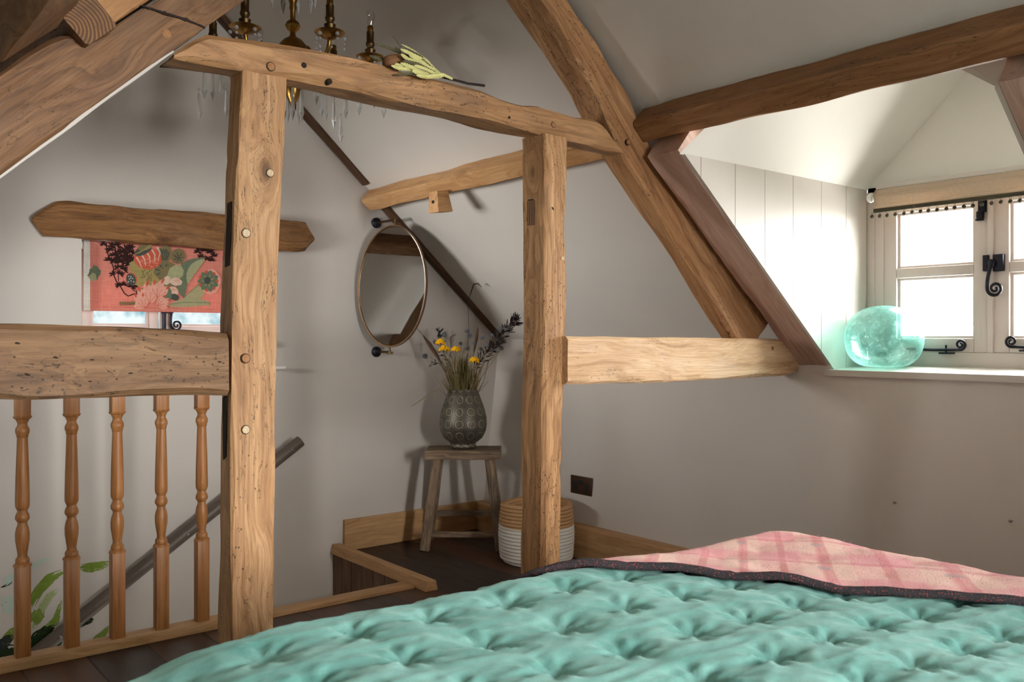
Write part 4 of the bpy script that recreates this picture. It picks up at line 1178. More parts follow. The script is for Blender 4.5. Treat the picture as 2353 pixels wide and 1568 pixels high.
# cloth body: white selvedge, coral ground, a thick hem
for (x0, x1, c) in ((xa, xs, 'white'), (xs, xz, 'coral')):
    NS = 24
    for k in range(NS):
        u0, u1 = lerp(x0, x1, k / NS), lerp(x0, x1, (k + 1) / NS)
        b0_ = len(V_)
        prof = [(BLY + .02, zt + .012), (BLY, zt), (BLY, zb), (BLY - .004, zb - .002), (BLY - .004, zb2), (BLY + .002, zb2 - .002), (BLY + .002, zt)]
        for u in (u0, u1):
            for (y, z) in prof: V_.append((u, y, z))
        m_ = len(prof)
        for i in range(m_ - 1):
            F_.append((b0_ + i, b0_ + m_ + i, b0_ + m_ + i + 1, b0_ + i + 1)); I_.append(PI[c])
cloth = flat('printed_cloth', V_, F_, PM, fb, I_)
b = bmesh.new(); add_tube(b, [(xa - .005, BLY + .03, zt - .008), (xz + .005, BLY + .03, zt - .008)], .018, 12); build('roller_tube', b, M_plast, fb)
b = bmesh.new(); add_tube(b, [(xa - .012, BLY + .02, zt - .01), (xa - .012, BLY + .02, zt - .2)], .0016, 6); add_ball(b, Vector((xa - .012, BLY + .018, zt - .02)), .006); build('pull_chain', b, M_plast, fb)

# ------------------------------------------------------------------ landing
RY = 3.075
bal = thing('balustrade', 'landing balustrade with five turned oak balusters on a pale base rail', 'balustrade', (0, RY, 0))
b = bmesh.new(); add_box(b, (-.4, -.03, 0.0), (1.16, .03, .035), None, .004); build('base_rail', b, M_oak, bal)
b = bmesh.new(); add_box(b, (-.4, -.03, .905), (1.16, .03, .95), None, .012, 3); build('handrail', b, M_balus, bal)
prof = [(.5, .0), (.5, .02)]
def baluster_bm():
    b = bmesh.new()
    w = .0205
    zl, zh, zt_ = .315, .775, .905
    def block(z0, z1, up):
        # square block whose turned end is rounded off
        add_box(b, (-w, -w, z0), (w, w, z1), None, .0015)
        if up: add_lathe(b, [(w * 1.33, z1 - .001), (w * 1.15, z1 + .006), (w * .8, z1 + .009)], 24)
        else: add_lathe(b, [(w * .8, z0 - .009), (w * 1.15, z0 - .006), (w * 1.33, z0 + .001)], 24)
    block(.035, zl, True); block(zh, zt_, False)
    L = zh - zl
    P = [(.0, .78), (.02, .95), (.035, .98), (.05, .9), (.058, .72), (.075, .66), (.11, .78), (.17, .98), (.215, 1.0), (.25, .88), (.275, .68), (.29, .66), (.298, .76), (.312, .98), (.328, 1.0),
         (.345, .9), (.36, .72), (.372, .7), (.38, .82), (.40, .98), (.44, 1.0), (.60, .93), (.75, .82), (.86, .74), (.865, .82), (.88, .84), (.89, .96), (.905, 1.0), (.922, .94), (.932, .8), (.945, .68), (.96, .7), (.972, .86), (.985, .95), (1.0, .86)]
    add_lathe(b, [(w * r, zl + L * t) for t, r in P], 24)
    return b
b0 = None
for px, in ((51,), (164,), (269,), (370,), (463,)):
    x = onY(px, 940, RY).x
    if b0 is None: o = b0 = build('baluster', baluster_bm(), M_balus, bal, 32)
    else: o = b0.copy(); link(o, bal)
    o.location = (x, 0, 0)
# the balusters' long axis is z, so give the varnish its own mapping by rotating texture space
def m_balus():
    t = NT('varnished turned oak upright'); v = t.coord()
    rnd = t.n('ShaderNodeObjectInfo').outputs['Random']
    g = t.noise(t.mapping(t.vmath('ADD', v, t.comb(rnd, rnd, t.math('MULTIPLY', rnd, 9.0))), (60, 60, 3.0)), 1.4, 5, .6)
    c = t.ramp(g, [(.28, rgb(126, 78, 38)), (.5, rgb(166, 112, 64)), (.75, rgb(186, 134, 84))])
    c = t.mix(t.math('MULTIPLY', rnd, .45), c, rgb(156, 98, 48))
    t.P(Base_Color=c, Roughness=.42, Specular_IOR_Level=.4); t.bump(g, .1, .003)
    return t.m
b0.data.materials[0] = m_balus()
# oak floor edge and nosing
nos = bmesh.new(); add_box(nos, (1.17, RY - .03, -.03), (XS - .03, RY + .05, .012), None, .003)
tag(build('floor_edging', nos, M_oak), 'oak edging strip along the stairwell opening beyond the bed', 'trim')
nb = bmesh.new()
sec = [(-.028, -0.012), (.032, -.012), (.022, .03), (-.016, .03)]
a_ = [nb.verts.new((XS + x, 2.965, z + .012)) for x, z in sec]; c_ = [nb.verts.new((XS + x, GY - .004, z + .012)) for x, z in sec]
for i in range(4): nb.faces.new((a_[i], a_[(i + 1) % 4], c_[(i + 1) % 4], c_[i]))
nb.faces.new(a_); nb.faces.new(c_[::-1])
bmesh.ops.bevel(nb, geom=list(nb.edges), offset=.002, segments=1, affect='EDGES')
tag(build('stair_nosing', nb, M_oaky, None, 30), 'pale oak nosing strip running along the stairwell edge below the mirror', 'trim')
ris = thing('riser_panel', 'dark vertical boards closing the stairwell below the oak nosing', 'panel', (XS, YS, 0))
for k in range(7):
    y = k * .097
    b = bmesh.new(); add_box(b, (-.012, y + .0015, -.9), (.006, min(y + .0955, GY - YS), -.001), None, .002)
    build('board', b, M_riser, ris)
# skirting boards
def skirt(name, lo, hi):
    b = bmesh.new(); add_box(b, lo, hi, None, .006, 3)
    o = build(name, b, M_oaky if 'right' in name else M_oak); tag(o, kind='structure'); return o
skirt('baseboard_back', (XS + .04, GY - .022, 0), (2.80, GY, .15))
skirt('baseboard_right', (2.775, 0.6, 0), (2.86, GY, .148))
# stair handrail pole on the end wall
hp = thing('stair_handrail', 'grey round handrail pole sloping down the end wall', 'handrail', (1.3, GY - .07, 0.2))
pa = onY(690, 1014, GY - .07); pb_ = onY(70, 1512, GY - .07)
d_ = (pb_ - pa).normalized(); pe = pa + d_ * 1.75
off = Vector(hp.location)
b = bmesh.new(); add_tube(b, [pa - off, lerp(pa, pe, .5) - off, pe - off], .0265, 18); build('pole', b, M_pole, hp, 40)
for s in (0.06, 0.62, 1.2):
    q = pa + d_ * s - off
    b = bmesh.new(); add_tube(b, [q, q + Vector((0, .05, -.01)), q + Vector((0, .07, -.01))], .008, 8); add_ball(b, q + Vector((0.0, -.026, 0)), .007, 10, 6)
    build('bracket', b, M_screw, hp)
# wall mural: painted brush strokes
MU = [m_leaf('mural leaf green', rgb(104, 128, 40), rgb(134, 156, 70), .85), m_leaf('mural dark green', rgb(24, 40, 20), rgb(44, 62, 30), .85),
      m_leaf('mural pale aqua', rgb(176, 200, 188), rgb(196, 206, 196), .85), m_leaf('mural moss', rgb(150, 168, 104), rgb(178, 188, 140), .85), m_leaf('mural ink', rgb(30, 34, 34), rgb(60, 64, 58), .85)]
MV, MF, MI_ = [], [], []
ml = [0]
def mstroke(pts, w, mi, split=6, rag=.35):
    w *= 1.45; split += 2
    """several thin bristle trails side by side, broken up like dry brushwork"""
    for sidx in range(split):
        off_ = ((sidx + .5) / split - .5) * 2
        ml[0] += 1
        y = GY - .0006 - ml[0] * .000012
        n = 26
        dense = []
        for i in range(n):
            t = i / (n - 1) * (len(pts) - 1); k = min(int(t), len(pts) - 2); f = t - k
            f2 = f * f * (3 - 2 * f) * .3 + f * .7
            dense.append((lerp(pts[k][0], pts[k + 1][0], f2), lerp(pts[k][1], pts[k + 1][1], f2)))
        a = int(random.uniform(0, .22) * n); e = n - int(random.uniform(0, .25) * n)
        prev = None
        for i in range(a, e):
            p = dense[i]; q = dense[min(n - 1, i + 1)]; o_ = dense[max(0, i - 1)]
            d = Vector((q[0] - o_[0], q[1] - o_[1])); d = d.normalized() if d.length else Vector((1, 0))
            env = math.sin(pi * (i + 1) / (n + 1)) ** .6
            cpos = off_ * w * env * (1 + .2 * nz(i * .3, sidx))
            hw = w / split * env * (1.05 + rag * 1.6 * nz(i * .8 + sidx * 9, sidx * 3.3, ml[0]))
            hw = max(.25, hw)
            A = (p[0] - d.y * (cpos + hw), p[1] + d.x * (cpos + hw)); B = (p[0] - d.y * (cpos - hw), p[1] + d.x * (cpos - hw))
            ga, gb = onY(*A, GY), onY(*B, GY)
            MV.append((ga.x, y, ga.z)); MV.append((gb.x, y, gb.z))
            cur = len(MV) - 2
            if prev is not None: MF.append((prev, prev + 1, cur + 1, cur)); MI_.append(mi)
            prev = cur
mstroke([(40, 1420), (80, 1368), (110, 1330), (150, 1310)], 7, 0, 5); mstroke([(72, 1400), (92, 1360), (120, 1330), (150, 1314)], 5, 0, 4)
mstroke([(180, 1306), (210, 1306), (250, 1296)], 7, 0, 5, .6); mstroke([(185, 1300), (220, 1298), (252, 1292)], 4, 0, 3, .6)
mstroke([(75, 1450), (90, 1410), (112, 1372), (135, 1352)], 6, 3, 4, .7); mstroke([(70, 1435), (84, 1418), (96, 1400)], 10, 0, 5, .8)
mstroke([(70, 1475), (105, 1450), (128, 1425), (142, 1380)], 6, 0, 4); mstroke([(40, 1510), (80, 1480), (110, 1455), (128, 1440)], 14, 1, 7); mstroke([(0, 1545), (60, 1505), (110, 1462)], 16, 1, 8, .2)
mstroke([(0, 1478), (30, 1455), (60, 1435)], 8, 0, 4); mstroke([(-40, 1560), (0, 1525), (40, 1490)], 30, 1, 8, .15); mstroke([(-20, 1500), (30, 1460)], 8, 4, 4)
mstroke([(0, 1352), (20, 1342), (32, 1332)], 2, 4, 2); mstroke([(0, 1390), (14, 1386), (27, 1379)], 2, 4, 2, .9)
mstroke([(70, 1312), (80, 1298), (100, 1288), (124, 1286)], 4, 2, 3, .9); mstroke([(8, 1345), (22, 1330), (50, 1316)], 6, 2, 4, .9); mstroke([(0, 1398), (20, 1390), (40, 1380)], 14, 2, 5, .7)
mstroke([(182, 1440), (198, 1428), (216, 1424)], 5, 1, 4, .7); mstroke([(182, 1488), (215, 1475), (238, 1456), (252, 1440)], 5, 0, 4, .6); mstroke([(100, 1508), (130, 1480), (142, 1462)], 8, 2, 5, .7); mstroke([(120, 1500), (142, 1470)], 4, 1, 3)
mu = flat('wall_mural', MV, MF, MU, None, MI_)
tag(mu, 'green leaf brushstrokes painted on the stairwell wall behind the balusters', 'mural')

# ------------------------------------------------------------------ platform corner
RV = Vector((VY, -VX, 0)); DV = Vector((VX, VY, 0))
SC = Vector((2.53, 3.53, 0))
srot = math.atan2(RV.y, RV.x)
st_ = thing('stool', 'weathered wooden stool holding the flower vase in the corner', 'stool', SC, srot)
b = bmesh.new(); add_box(b, (-.182, -.105, .432), (.182, .105, .476), None, .006, 2)
bmesh.ops.subdivide_edges(b, edges=[e for e in b.edges if e.calc_length() > .15], cuts=8)
for v in b.verts: v.co += Vector((nz(v.co.x * 20, v.co.y * 20, 1), nz(v.co.x * 20, 3, v.co.y * 20), nz(v.co.x * 14, v.co.y * 14, 7) * .7)) * .004
build('seat', b, M_stool, st_, 30)
def leg_pts(sx, sy): return Vector((sx * .125, sy * .07, .436)), Vector((sx * .182, sy * .115, 0.0))
def stick(a, b_, wx, wy, name, parent, taper=1.0):
    M = frame_mat(a, b_ - a, (0, 1, 0)); L = (b_ - a).length
    bm = bmesh.new()
    rings = []
    for k in range(9):
        t = k / 8; s = lerp(1, taper, t); c = .3
        ring = []
        for (y, z) in ((-1, -1 + c), (-1, 1 - c), (-1 + c, 1), (1 - c, 1), (1, 1 - c), (1, -1 + c), (1 - c, -1), (-1 + c, -1)):
            ring.append(bm.verts.new((L * t, y * wx * s * (1 + .08 * nz(t * 4, y, a.x * 9)), z * wy * s * (1 + .08 * nz(t * 4, z, a.y * 9)))))
        rings.append(ring)
    for p, q in zip(rings, rings[1:]):
        for k in range(8): bm.faces.new((p[k], q[k], q[(k + 1) % 8], p[(k + 1) % 8]))
    bm.faces.new(rings[0]); bm.faces.new(rings[-1][::-1])
    o = build(name, bm, M_stool, parent, 35); o.matrix_local = M; return o
for sx in (-1, 1):
    for sy in (-1, 1):
        a, c = leg_pts(sx, sy); stick(a, c, .018, .021, 'leg', st_, 1.08)
def lp(sx, sy, z):
    a, c = leg_pts(sx, sy); return lerp(a, c, 1 - z / .436)
stick(lp(-1, -1, .075), lp(1, -1, .075), .011, .014, 'stretcher', st_)
stick(lp(-1, 1, .135), lp(1, 1, .135), .011, .014, 'stretcher', st_)
stick(lp(1, -1, .20), lp(1, 1, .20), .011, .014, 'stretcher', st_); stick(lp(-1, -1, .20), lp(-1, 1, .20), .011, .014, 'stretcher', st_)
stick(lp(1, -1, .35), lp(1, 1, .35), .010, .014, 'stretcher', st_)

VC = SC + Vector((0.0, 0.0, .478)) - RV * .004
vs_ = thing('vase', 'round pierced metal vase of dried flowers on the stool', 'vase', VC)
vp = [(.058, 0), (.064, .004), (.064, .02), (.06, .024), (.07, .03), (.095, .05), (.112, .085), (.117, .115), (.115, .15), (.106, .19), (.094, .225), (.081, .26), (.07, .288), (.068, .29), (.066, .288)]
b = bmesh.new(); add_lathe(b, vp, 48, None, False, True); build('vase_body', b, M_vase, vs_, 60)
b = bmesh.new(); add_lathe(b, [(.066, .288), (.088, .225), (.105, .15), (.1, .06), (0.0, .05)], 32, None, False); build('vase_lining', b, M_brassd, vs_, 60)

# dried flowers, one object per stem
MOUTH = VC + Vector((0, 0, .285))
VD = MOUTH.dot(DV)
def fpt(px, py, dd=0.0):
    return atD(px, py, (VD + dd))
def stem_bm(base, tip, bend=.0, r=.0016, n=10):
    b = bmesh.new(); 
    mid = lerp(Vector(base), Vector(tip), .5) + Vector((random.uniform(-1, 1), random.uniform(-1, 1), 0)) * bend
    pts = bez(base, mid, tip, n); add_tube(b, pts, lambda t: lerp(r, r * .6, t), 5)
    return b, pts
def foot():
    a = random.uniform(0, 2 * pi); q = random.uniform(.0, .045)
    return MOUTH + Vector((math.cos(a) * q, math.sin(a) * q, -.13))
def flower_thing(name, label, cat, group=None):
    return thing(name, label, cat, MOUTH + Vector((0, 0, -.13)), 0, group)
def relem(bm, root):
    for v in bm.verts: v.co -= Vector(root.location)
    return bm
def add_leaf(b, p, d, l, w, up=None, n=5, curl=0.2):
    d = Vector(d).normalized(); u = Vector(up) if up else Vector((0, 0, 1))
    s = d.cross(u); s = s.normalized() if s.length > 1e-4 else Vector((1, 0, 0))
    nn = s.cross(d)
    L, R_ = [], []
    for i in range(n):
        t = i / (n - 1); c = Vector(p) + d * (l * t) + nn * (curl * l * t * t)
        hw = w * math.sin(pi * (t * .92 + .04)) 
        L.append(b.verts.new(c + s * hw + nn * hw * .3)); R_.append(b.verts.new(c - s * hw + nn * hw * .3))
    for i in range(n - 1): b.faces.new((L[i], L[i + 1], R_[i + 1], R_[i]))
YAR = [((1011, 787), .020, 'topmost yellow yarrow head of the cluster in the vase'), ((1020, 801), .024, 'largest yellow yarrow head in the middle of the cluster'), ((1047, 804), .020, 'yellow yarrow head on the vase side of the cluster, nearest the tall grass'), ((1089, 828), .021, 'lone yellow yarrow head set apart from the cluster')]
for (p, r, lab) in YAR:
    tip = fpt(p[0], p[1], -.06); t_ = flower_thing('dried_yarrow', lab, 'dried flower', 'yellow yarrow in the vase')
    b, pts = stem_bm(foot(), tip, .02, .0018); build('stem', relem(b, t_), M_olive, t_)
    b = bmesh.new()
    for k in range(56):
        a = k * 2.399; q = r * math.sqrt(k / 56)
        c = tip + Vector((math.cos(a) * q * 1.1, math.sin(a) * q, .010 - q * q * 32 + random.uniform(-.004, .005)))
        add_ball(b, c, random.uniform(.0044, .0064), 7, 5)
    build('flower_head', relem(b, t_), M_yel, t_, 60)
GT = [(1020, 770, .011), (1009, 771, .009), (1073, 761, .010), (1078, 772, .011), (1108, 776, .010), (1130, 771, .009), (1119, 794, .010), (1105, 802, .009), (1074, 800, .010), (1152, 801, .010), (1058, 790, .008), (976, 819, .012), (1149, 755, .012), (1088, 789, .008)]
GL = ['above the yellow cluster, darker of its pair', 'above the yellow cluster, paler of its pair', 'left of the tall grass top', 'directly below the tall grass', 'right of the tall grass at mid height', 'beside the dark wall rafter end', 'near the dark branch, upper', 'near the dark branch, lower', 'just below the middle of the bunch', 'low on the dark branch', 'small one behind the yellow cluster', 'brown one out on its own toward the mirror', 'dark one against the black leaf branch', 'small one deep in the bunch']
for (px, py, r), lab in zip(GT, GL):
    tip = fpt(px, py, random.uniform(-.04, .07)); t_ = flower_thing('globe_thistle', 'dried globe thistle ' + lab, 'dried flower', 'globe thistles in the vase')
    b, pts = stem_bm(foot(), tip, .03, .0012); build('stem', relem(b, t_), M_straw, t_)
    b = bmesh.new(); r *= 1.25; add_ball(b, tip, r * .72, 10, 8)
    for k in range(70):
        z = 1 - 2 * (k + .5) / 70; a = k * 2.399; s_ = math.sqrt(1 - z * z); d = Vector((s_ * math.cos(a), s_ * math.sin(a), z))
        q = d.orthogonal().normalized() * r * .09; q2 = d.cross(q)
        v = [b.verts.new(tip + d * r * .65 + q), b.verts.new(tip + d * r * .65 - q * .5 + q2), b.verts.new(tip + d * r * .65 - q * .5 - q2), b.verts.new(tip + d * r * 1.12)]
        for f in ((0, 1, 3), (1, 2, 3), (2, 0, 3)): b.faces.new([v[i] for i in f])
    build('flower_head', relem(b, t_), M_thist, t_, 60)
def dark_branch(path, label, nleaf, l, dd):
    t_ = flower_thing('dried_leaf_branch', label, 'dried branch', 'dark leafy branches in the vase')
    P = [MOUTH + Vector((0.01, 0, -.12))] + [fpt(x, y, dd) for x, y in path]
    pts = []
    for a, c in zip(P, P[1:]): pts += [lerp(a, c, k / 6) for k in range(6)]
    pts.append(P[-1])
    b = bmesh.new(); add_tube(b, pts, .0016, 5); build('stem', relem(b, t_), M_darkl, t_)
    b = bmesh.new()
    for k in range(nleaf):
        t = .42 + .58 * k / (nleaf - 1); i = min(len(pts) - 2, int(t * (len(pts) - 1)))
        base = lerp(pts[i], pts[i + 1], random.random()); d = (pts[i + 1] - pts[i]).normalized()
        s = d.orthogonal().normalized(); a = random.uniform(0, 2 * pi); s = s * math.cos(a) + d.cross(s) * math.sin(a)
        dirn = (d * .6 + s * random.uniform(.6, 1.1)); off_ = s * random.uniform(0, .018)
        add_leaf(b, base + off_, dirn, l * random.uniform(.7, 1.2), l * .11, (random.uniform(-1, 1), random.uniform(-1, 1), .5))
    build('leaves', relem(b, t_), M_darkl, t_, 60)
dark_branch([(1095, 830), (1140, 790), (1172, 745), (1188, 735)], 'tall dark leafy branch leaning toward the narrow post', 170, .034, .02)
dark_branch([(1085, 850), (1115, 815), (1130, 790)], 'short dark leafy branch under the tall leaning one', 60, .03, -.02)
dark_branch([(1035, 840), (1012, 800), (1006, 758)], 'dark leafy sprig rising above the yellow yarrow cluster', 54, .026, .03)
dark_branch([(1030, 860), (1008, 835), (992, 832)], 'low dark leafy sprig on the mirror side of the vase', 24, .024, .0)
def plume(path, label, w, dd, mat):
    t_ = flower_thing('dried_grass', label, 'dried grass', 'dried grasses in the vase')
    P = [foot()] + [fpt(x, y, dd) for x, y in path]
    pts = []
    for a, c in zip(P, P[1:]): pts += [lerp(a, c, k / 8) for k in range(8)]
    pts.append(P[-1])
    b = bmesh.new(); add_tube(b, pts, lambda t: .0014 if t < .55 else .0014 + w * math.sin(pi * (t - .55) / .45) ** .8, 6, .5)
    build('blade', relem(b, t_), mat, t_, 60)
plume([(1070, 850), (1077, 760), (1075, 705), (1079, 680), (1088, 653), (1098, 652), (1106, 660)], 'tallest dried grass with a hooked drooping tip', .0035, .0, M_darkl)
plume([(1030, 870), (1005, 820), (971, 770)], 'brown feathery grass plume angled toward the mirror', .011, -.03, M_plume)
plume([(1082, 850), (1092, 790), (1098, 752)], 'upright brown grass plume beside the tall hooked grass', .009, .03, M_plume)
plume([(1010, 895), (985, 908), (944, 935)], 'long thin grass blade drooping low over the vase side', .001, -.04, M_straw)
plume([(1015, 880), (998, 895), (993, 925)], 'short curled grass blade hanging by the vase rim', .0015, -.06, M_straw)
plume([(1035, 870), (990, 790), (957, 755)], 'thin grass stalk reaching up beside the mirror', .001, -.01, M_straw)
plume([(1040, 860), (1035, 775), (1048, 768)], 'bent grass stalk behind the yellow cluster', .002, .05, M_plume)
plume([(1110, 880), (1122, 830), (1148, 806)], 'pale stalk leaning along the dark branch', .0015, .0, M_straw)
t_ = flower_thing('dried_stems', 'mass of dry straw and olive stems filling the vase mouth', 'dried stems')
t_['kind'] = 'stuff'
b = bmesh.new()
for k in range(170):
    bs = foot(); a = random.uniform(-1, 1); tip = MOUTH + RV * (a * .11 + random.uniform(-.02, .02)) + DV * random.uniform(-.06, .06) + Vector((0, 0, random.uniform(.06, .23) - abs(a) * .05))
    pts = bez(bs, lerp(bs, tip, .5) + RV * random.uniform(-.02, .02), tip, 7); add_tube(b, pts, lambda t: lerp(.0021, .0009, t), 4)
    if k % 2: add_leaf(b, pts[3], (tip - bs) + RV * random.uniform(-.1, .1), random.uniform(.05, .1), .004)
build('stems', relem(b, t_), M_straw, t_, 60)
b = bmesh.new()
for k in range(60):
    bs = foot(); a = random.uniform(-1, 1); tip = MOUTH + RV * (a * .07) + DV * random.uniform(-.06, .03) + Vector((0, 0, random.uniform(.05, .16)))
    add_leaf(b, bs + Vector((0, 0, .1)), tip - bs, random.uniform(.1, .2), .006)
build('leaves', relem(b, t_), M_olive, t_, 60)

# rope basket
BC = Vector((2.615, 3.08, 0))
bk_ = thing('rope_basket', 'coiled rope basket, white with a tan top band, behind the narrow post', 'basket', BC)
nr = 17; hb = .262
def coil(k0, k1, name, base):
    prof = []
    for k in range(k0, k1):
        z = .008 + (hb - .012) * k / (nr - 1); rr = .160 + .012 * math.sin(pi * min(1, (k + 2) / nr) * .9) - (.012 if k == 0 else 0)
        for j in range(5):
            a = -pi / 2 + pi * j / 4; prof.append((rr + .0072 * math.cos(a) - .004, z + .0078 * math.sin(a)))
    inner = [(q - .016, z) for q, z in prof[::-1]]
    b = bmesh.new()
    if base: add_lathe(b, [(0.0, .002)] + prof + inner + [(0.0, .012)], 56, None, False)
    else: add_lathe(b, prof + inner + [prof[0]], 56, None, False)
    for v in b.verts:
        a = math.atan2(v.co.y, v.co.x); v.co.z += .006 * math.sin(a * 2 + .6) * (v.co.z / hb)
    return build(name, b, M_rope, bk_, 60)
coil(0, 11, 'basket_body', True); coil(11, nr, 'top_band', False)['label'] = 'tan rope band'

# socket on the right wall
sk0, sk1 = onX(1312.5, 1118, 2.865), onX(1360.5, 1118, 2.865)
zsk = onX(1336, 1116, 2.865).z; xs_ = xw(zsk)
so = thing('wall_socket', 'dark bronze double socket on the plain right wall', 'socket', (xs_, (sk0.y + sk1.y) / 2, zsk), 0)
hw_ = abs(sk0.y - sk1.y) / 2
b = bmesh.new(); add_box(b, (-.009, -hw_, -.043), (.001, hw_, .043), None, .003); build('faceplate', b, M_socket, so)
for s in (-1, 1):
    b = bmesh.new()
    add_box(b, (-.0105, s * .038 - .003, .002), (-.008, s * .038 + .003, .012)); add_box(b, (-.0105, s * .038 - .014, -.02), (-.008, s * .038 - .006, -.014)); add_box(b, (-.0105, s * .038 + .006, -.02), (-.008, s * .038 + .014, -.014))
    add_box(b, (-.0102, s * .038 - .015, -.024), (-.0085, s * .038 + .015, .014), None, .001)
    build('outlet', b, M_black, so)
b = bmesh.new(); add_box(b, (-.0125, -.015, .003), (-.008, .0135, .026), None, .0015); build('rocker_switch', b, M_black, so)
for px, py, lab in ((2048, 1157, 'small screw left in the right wall nearer the socket'), (2315, 1200, 'small screw left in the right wall toward the dormer end')):
    q = onX(px, py, 2.86); q.x = xw(q.z)
    b = bmesh.new(); add_lathe(b, [(.0022, 0), (.0022, .006), (.0045, .0065), (.004, .009), (0, .0095)], 10, Vector((-1, 0, 0)).to_track_quat('Z', 'Y').to_matrix().to_4x4())
    o = build('wall_screw', b, M_screw); o.location = q; tag(o, lab, 'screw')
# little white rod on the end wall behind the post
q = onY(640, 846, GY - .04); b = bmesh.new(); add_tube(b, [(-.05, 0, 0), (.03, 0, 0)], .0085, 12); add_tube(b, [(-.04, 0, 0), (-.04, .046, 0)], .006, 8)
o = build('wall_hook', b, M_plast); o.location = q; tag(o, 'short white rod hook on the end wall beside the broad post', 'hook')

# ------------------------------------------------------------------ mirror
MP = Vector((2.192, 3.645, H + .246)); phi = math.radians(-44.5)
mi = thing('oval_mirror', 'oval pivoting mirror in a thin bronze frame on the end wall', 'mirror', MP, phi)
# local frame: x across, y into the wall, z up; slight roll
roll = Matrix.Rotation(math.radians(2.6), 4, 'Y')
A_, B_ = .160, .284
b = bmesh.new(); n = 72
cv = b.verts.new(roll @ Vector((0, -.004, 0)))
rim = [b.verts.new(roll @ Vector((A_ * math.cos(2 * pi * i / n), -.004, B_ * math.sin(2 * pi * i / n)))) for i in range(n)]
for i in range(n): b.faces.new((cv, rim[i], rim[(i + 1) % n]))
build('glass', b, M_mirror, mi, 35, False)
b = bmesh.new(); rings = []
for i in range(n):
    a = 2 * pi * i / n; d = Vector((B_ * math.cos(a), 0, A_ * math.sin(a))).normalized(); c = Vector((A_ * math.cos(a), 0, B_ * math.sin(a)))
    rings.append([b.verts.new(roll @ (c + d * u + Vector((0, w, 0)))) for u, w in ((-.001, -.005), (.002, -.011), (.007, -.011), (.009, -.006), (.009, .012), (-.001, .012))])
for i in range(n):
    p, q = rings[i], rings[(i + 1) % n]
    for k in range(6): b.faces.new((p[k], p[(k + 1) % 6], q[(k + 1) % 6], q[k]))
build('mirror_frame', b, m_simple('bronze mirror frame', rgb(112, 84, 58), .35, .85, .12, 30), mi, 35)
b = bmesh.new(); add_lathe(b, [(0, 0), (.0, 0)], 3) if False else None
bb = bmesh.new()
vv = [bb.verts.new(roll @ Vector((A_ * math.cos(2 * pi * i / 40), .011, B_ * math.sin(2 * pi * i / 40)))) for i in range(40)]; bb.faces.new(vv); build('back_board', bb, M_black, mi, 35, False)
Rz = Matrix.Rotation(-phi, 4, 'Z')
def loc(w): return Rz @ (Vector(w) - MP)
for sgn in (1, -1):
    top = roll @ Vector((0, 0, sgn * (B_ + .008))); ze = sgn * (B_ + .032)
    wall_ = loc((MP.x - .006, GY - .002, MP.z + ze)); tip = Vector((top.x, 0, ze))
    b = bmesh.new(); add_tube(b, [wall_, tip], .0055, 10); add_tube(b, [tip + Vector((0, 0, sgn * .008)), top], .0052, 10)
    if sgn < 0: add_tube(b, [tip + Vector((-.016, 0, -.004)), tip + Vector((.016, 0, -.004))], .005, 8)
    build('pivot_arm', b, M_brassd, mi, 45)
    q = (loc((MP.x, GY - .1, MP.z)) - loc((MP.x, GY, MP.z))).normalized().to_track_quat('Z', 'Y').to_matrix().to_4x4()
    b = bmesh.new(); add_lathe(b, [(.026, -.0), (.026, .006), (.022, .012), (.014, .014), (.011, .022), (0, .024)], 22, Matrix.Translation(wall_) @ q); build('wall_rose', b, M_iron, mi, 35)

# ------------------------------------------------------------------ chandelier
CH = Vector((1.27, 2.75, H + .94))
ch = thing('chandelier', 'brass chandelier with crystal drops hanging behind the collar beam', 'chandelier', CH)
cpr = [(0.0, -.19), (.006, -.185), (.009, -.16), (.02, -.14), (.028, -.115), (.028, -.095), (.014, -.07), (.012, -.05), (.024, -.03), (.044, -.012), (.05, .0), (.05, .012), (.045, .035), (.03, .052), (.016, .06), (.010, .066), (.009, .078), (.02, .088), (.026, .10), (.02, .112), (.009, .12), (.009, .15), (.012, .158), (.010, .17), (.015, .185), (.018, .21), (.012, .24)]
lathe('stem', cpr, M_brass, ch, 20)
b = bmesh.new()
N = 60
rings = []
for i in range(N):
    z = .235 + .3 * i / (N - 1)
    rings.append([b.verts.new(Vector((math.cos(a), math.sin(a), 0)) * (.013 + .004 * math.cos(3 * a - z * 60)) + Vector((0, 0, z))) for a in [2 * pi * k / 12 for k in range(12)]])
for p, q in zip(rings, rings[1:]):
    for k in range(12): b.faces.new((p[k], p[(k + 1) % 12], q[(k + 1) % 12], q[k]))
b.faces.new(rings[0][::-1]); b.faces.new(rings[-1]); build('twisted_column', b, M_brass, ch, 60)
tube('ceiling_rod', [(0, 0, .53), (0, 0, ZR - CH.z - .004)], .005, M_brassd, ch)
lathe('crown_dish', [(.012, .30), (.05, .305), (.075, .318), (.075, .322), (.012, .312)], M_brass, ch, 24)
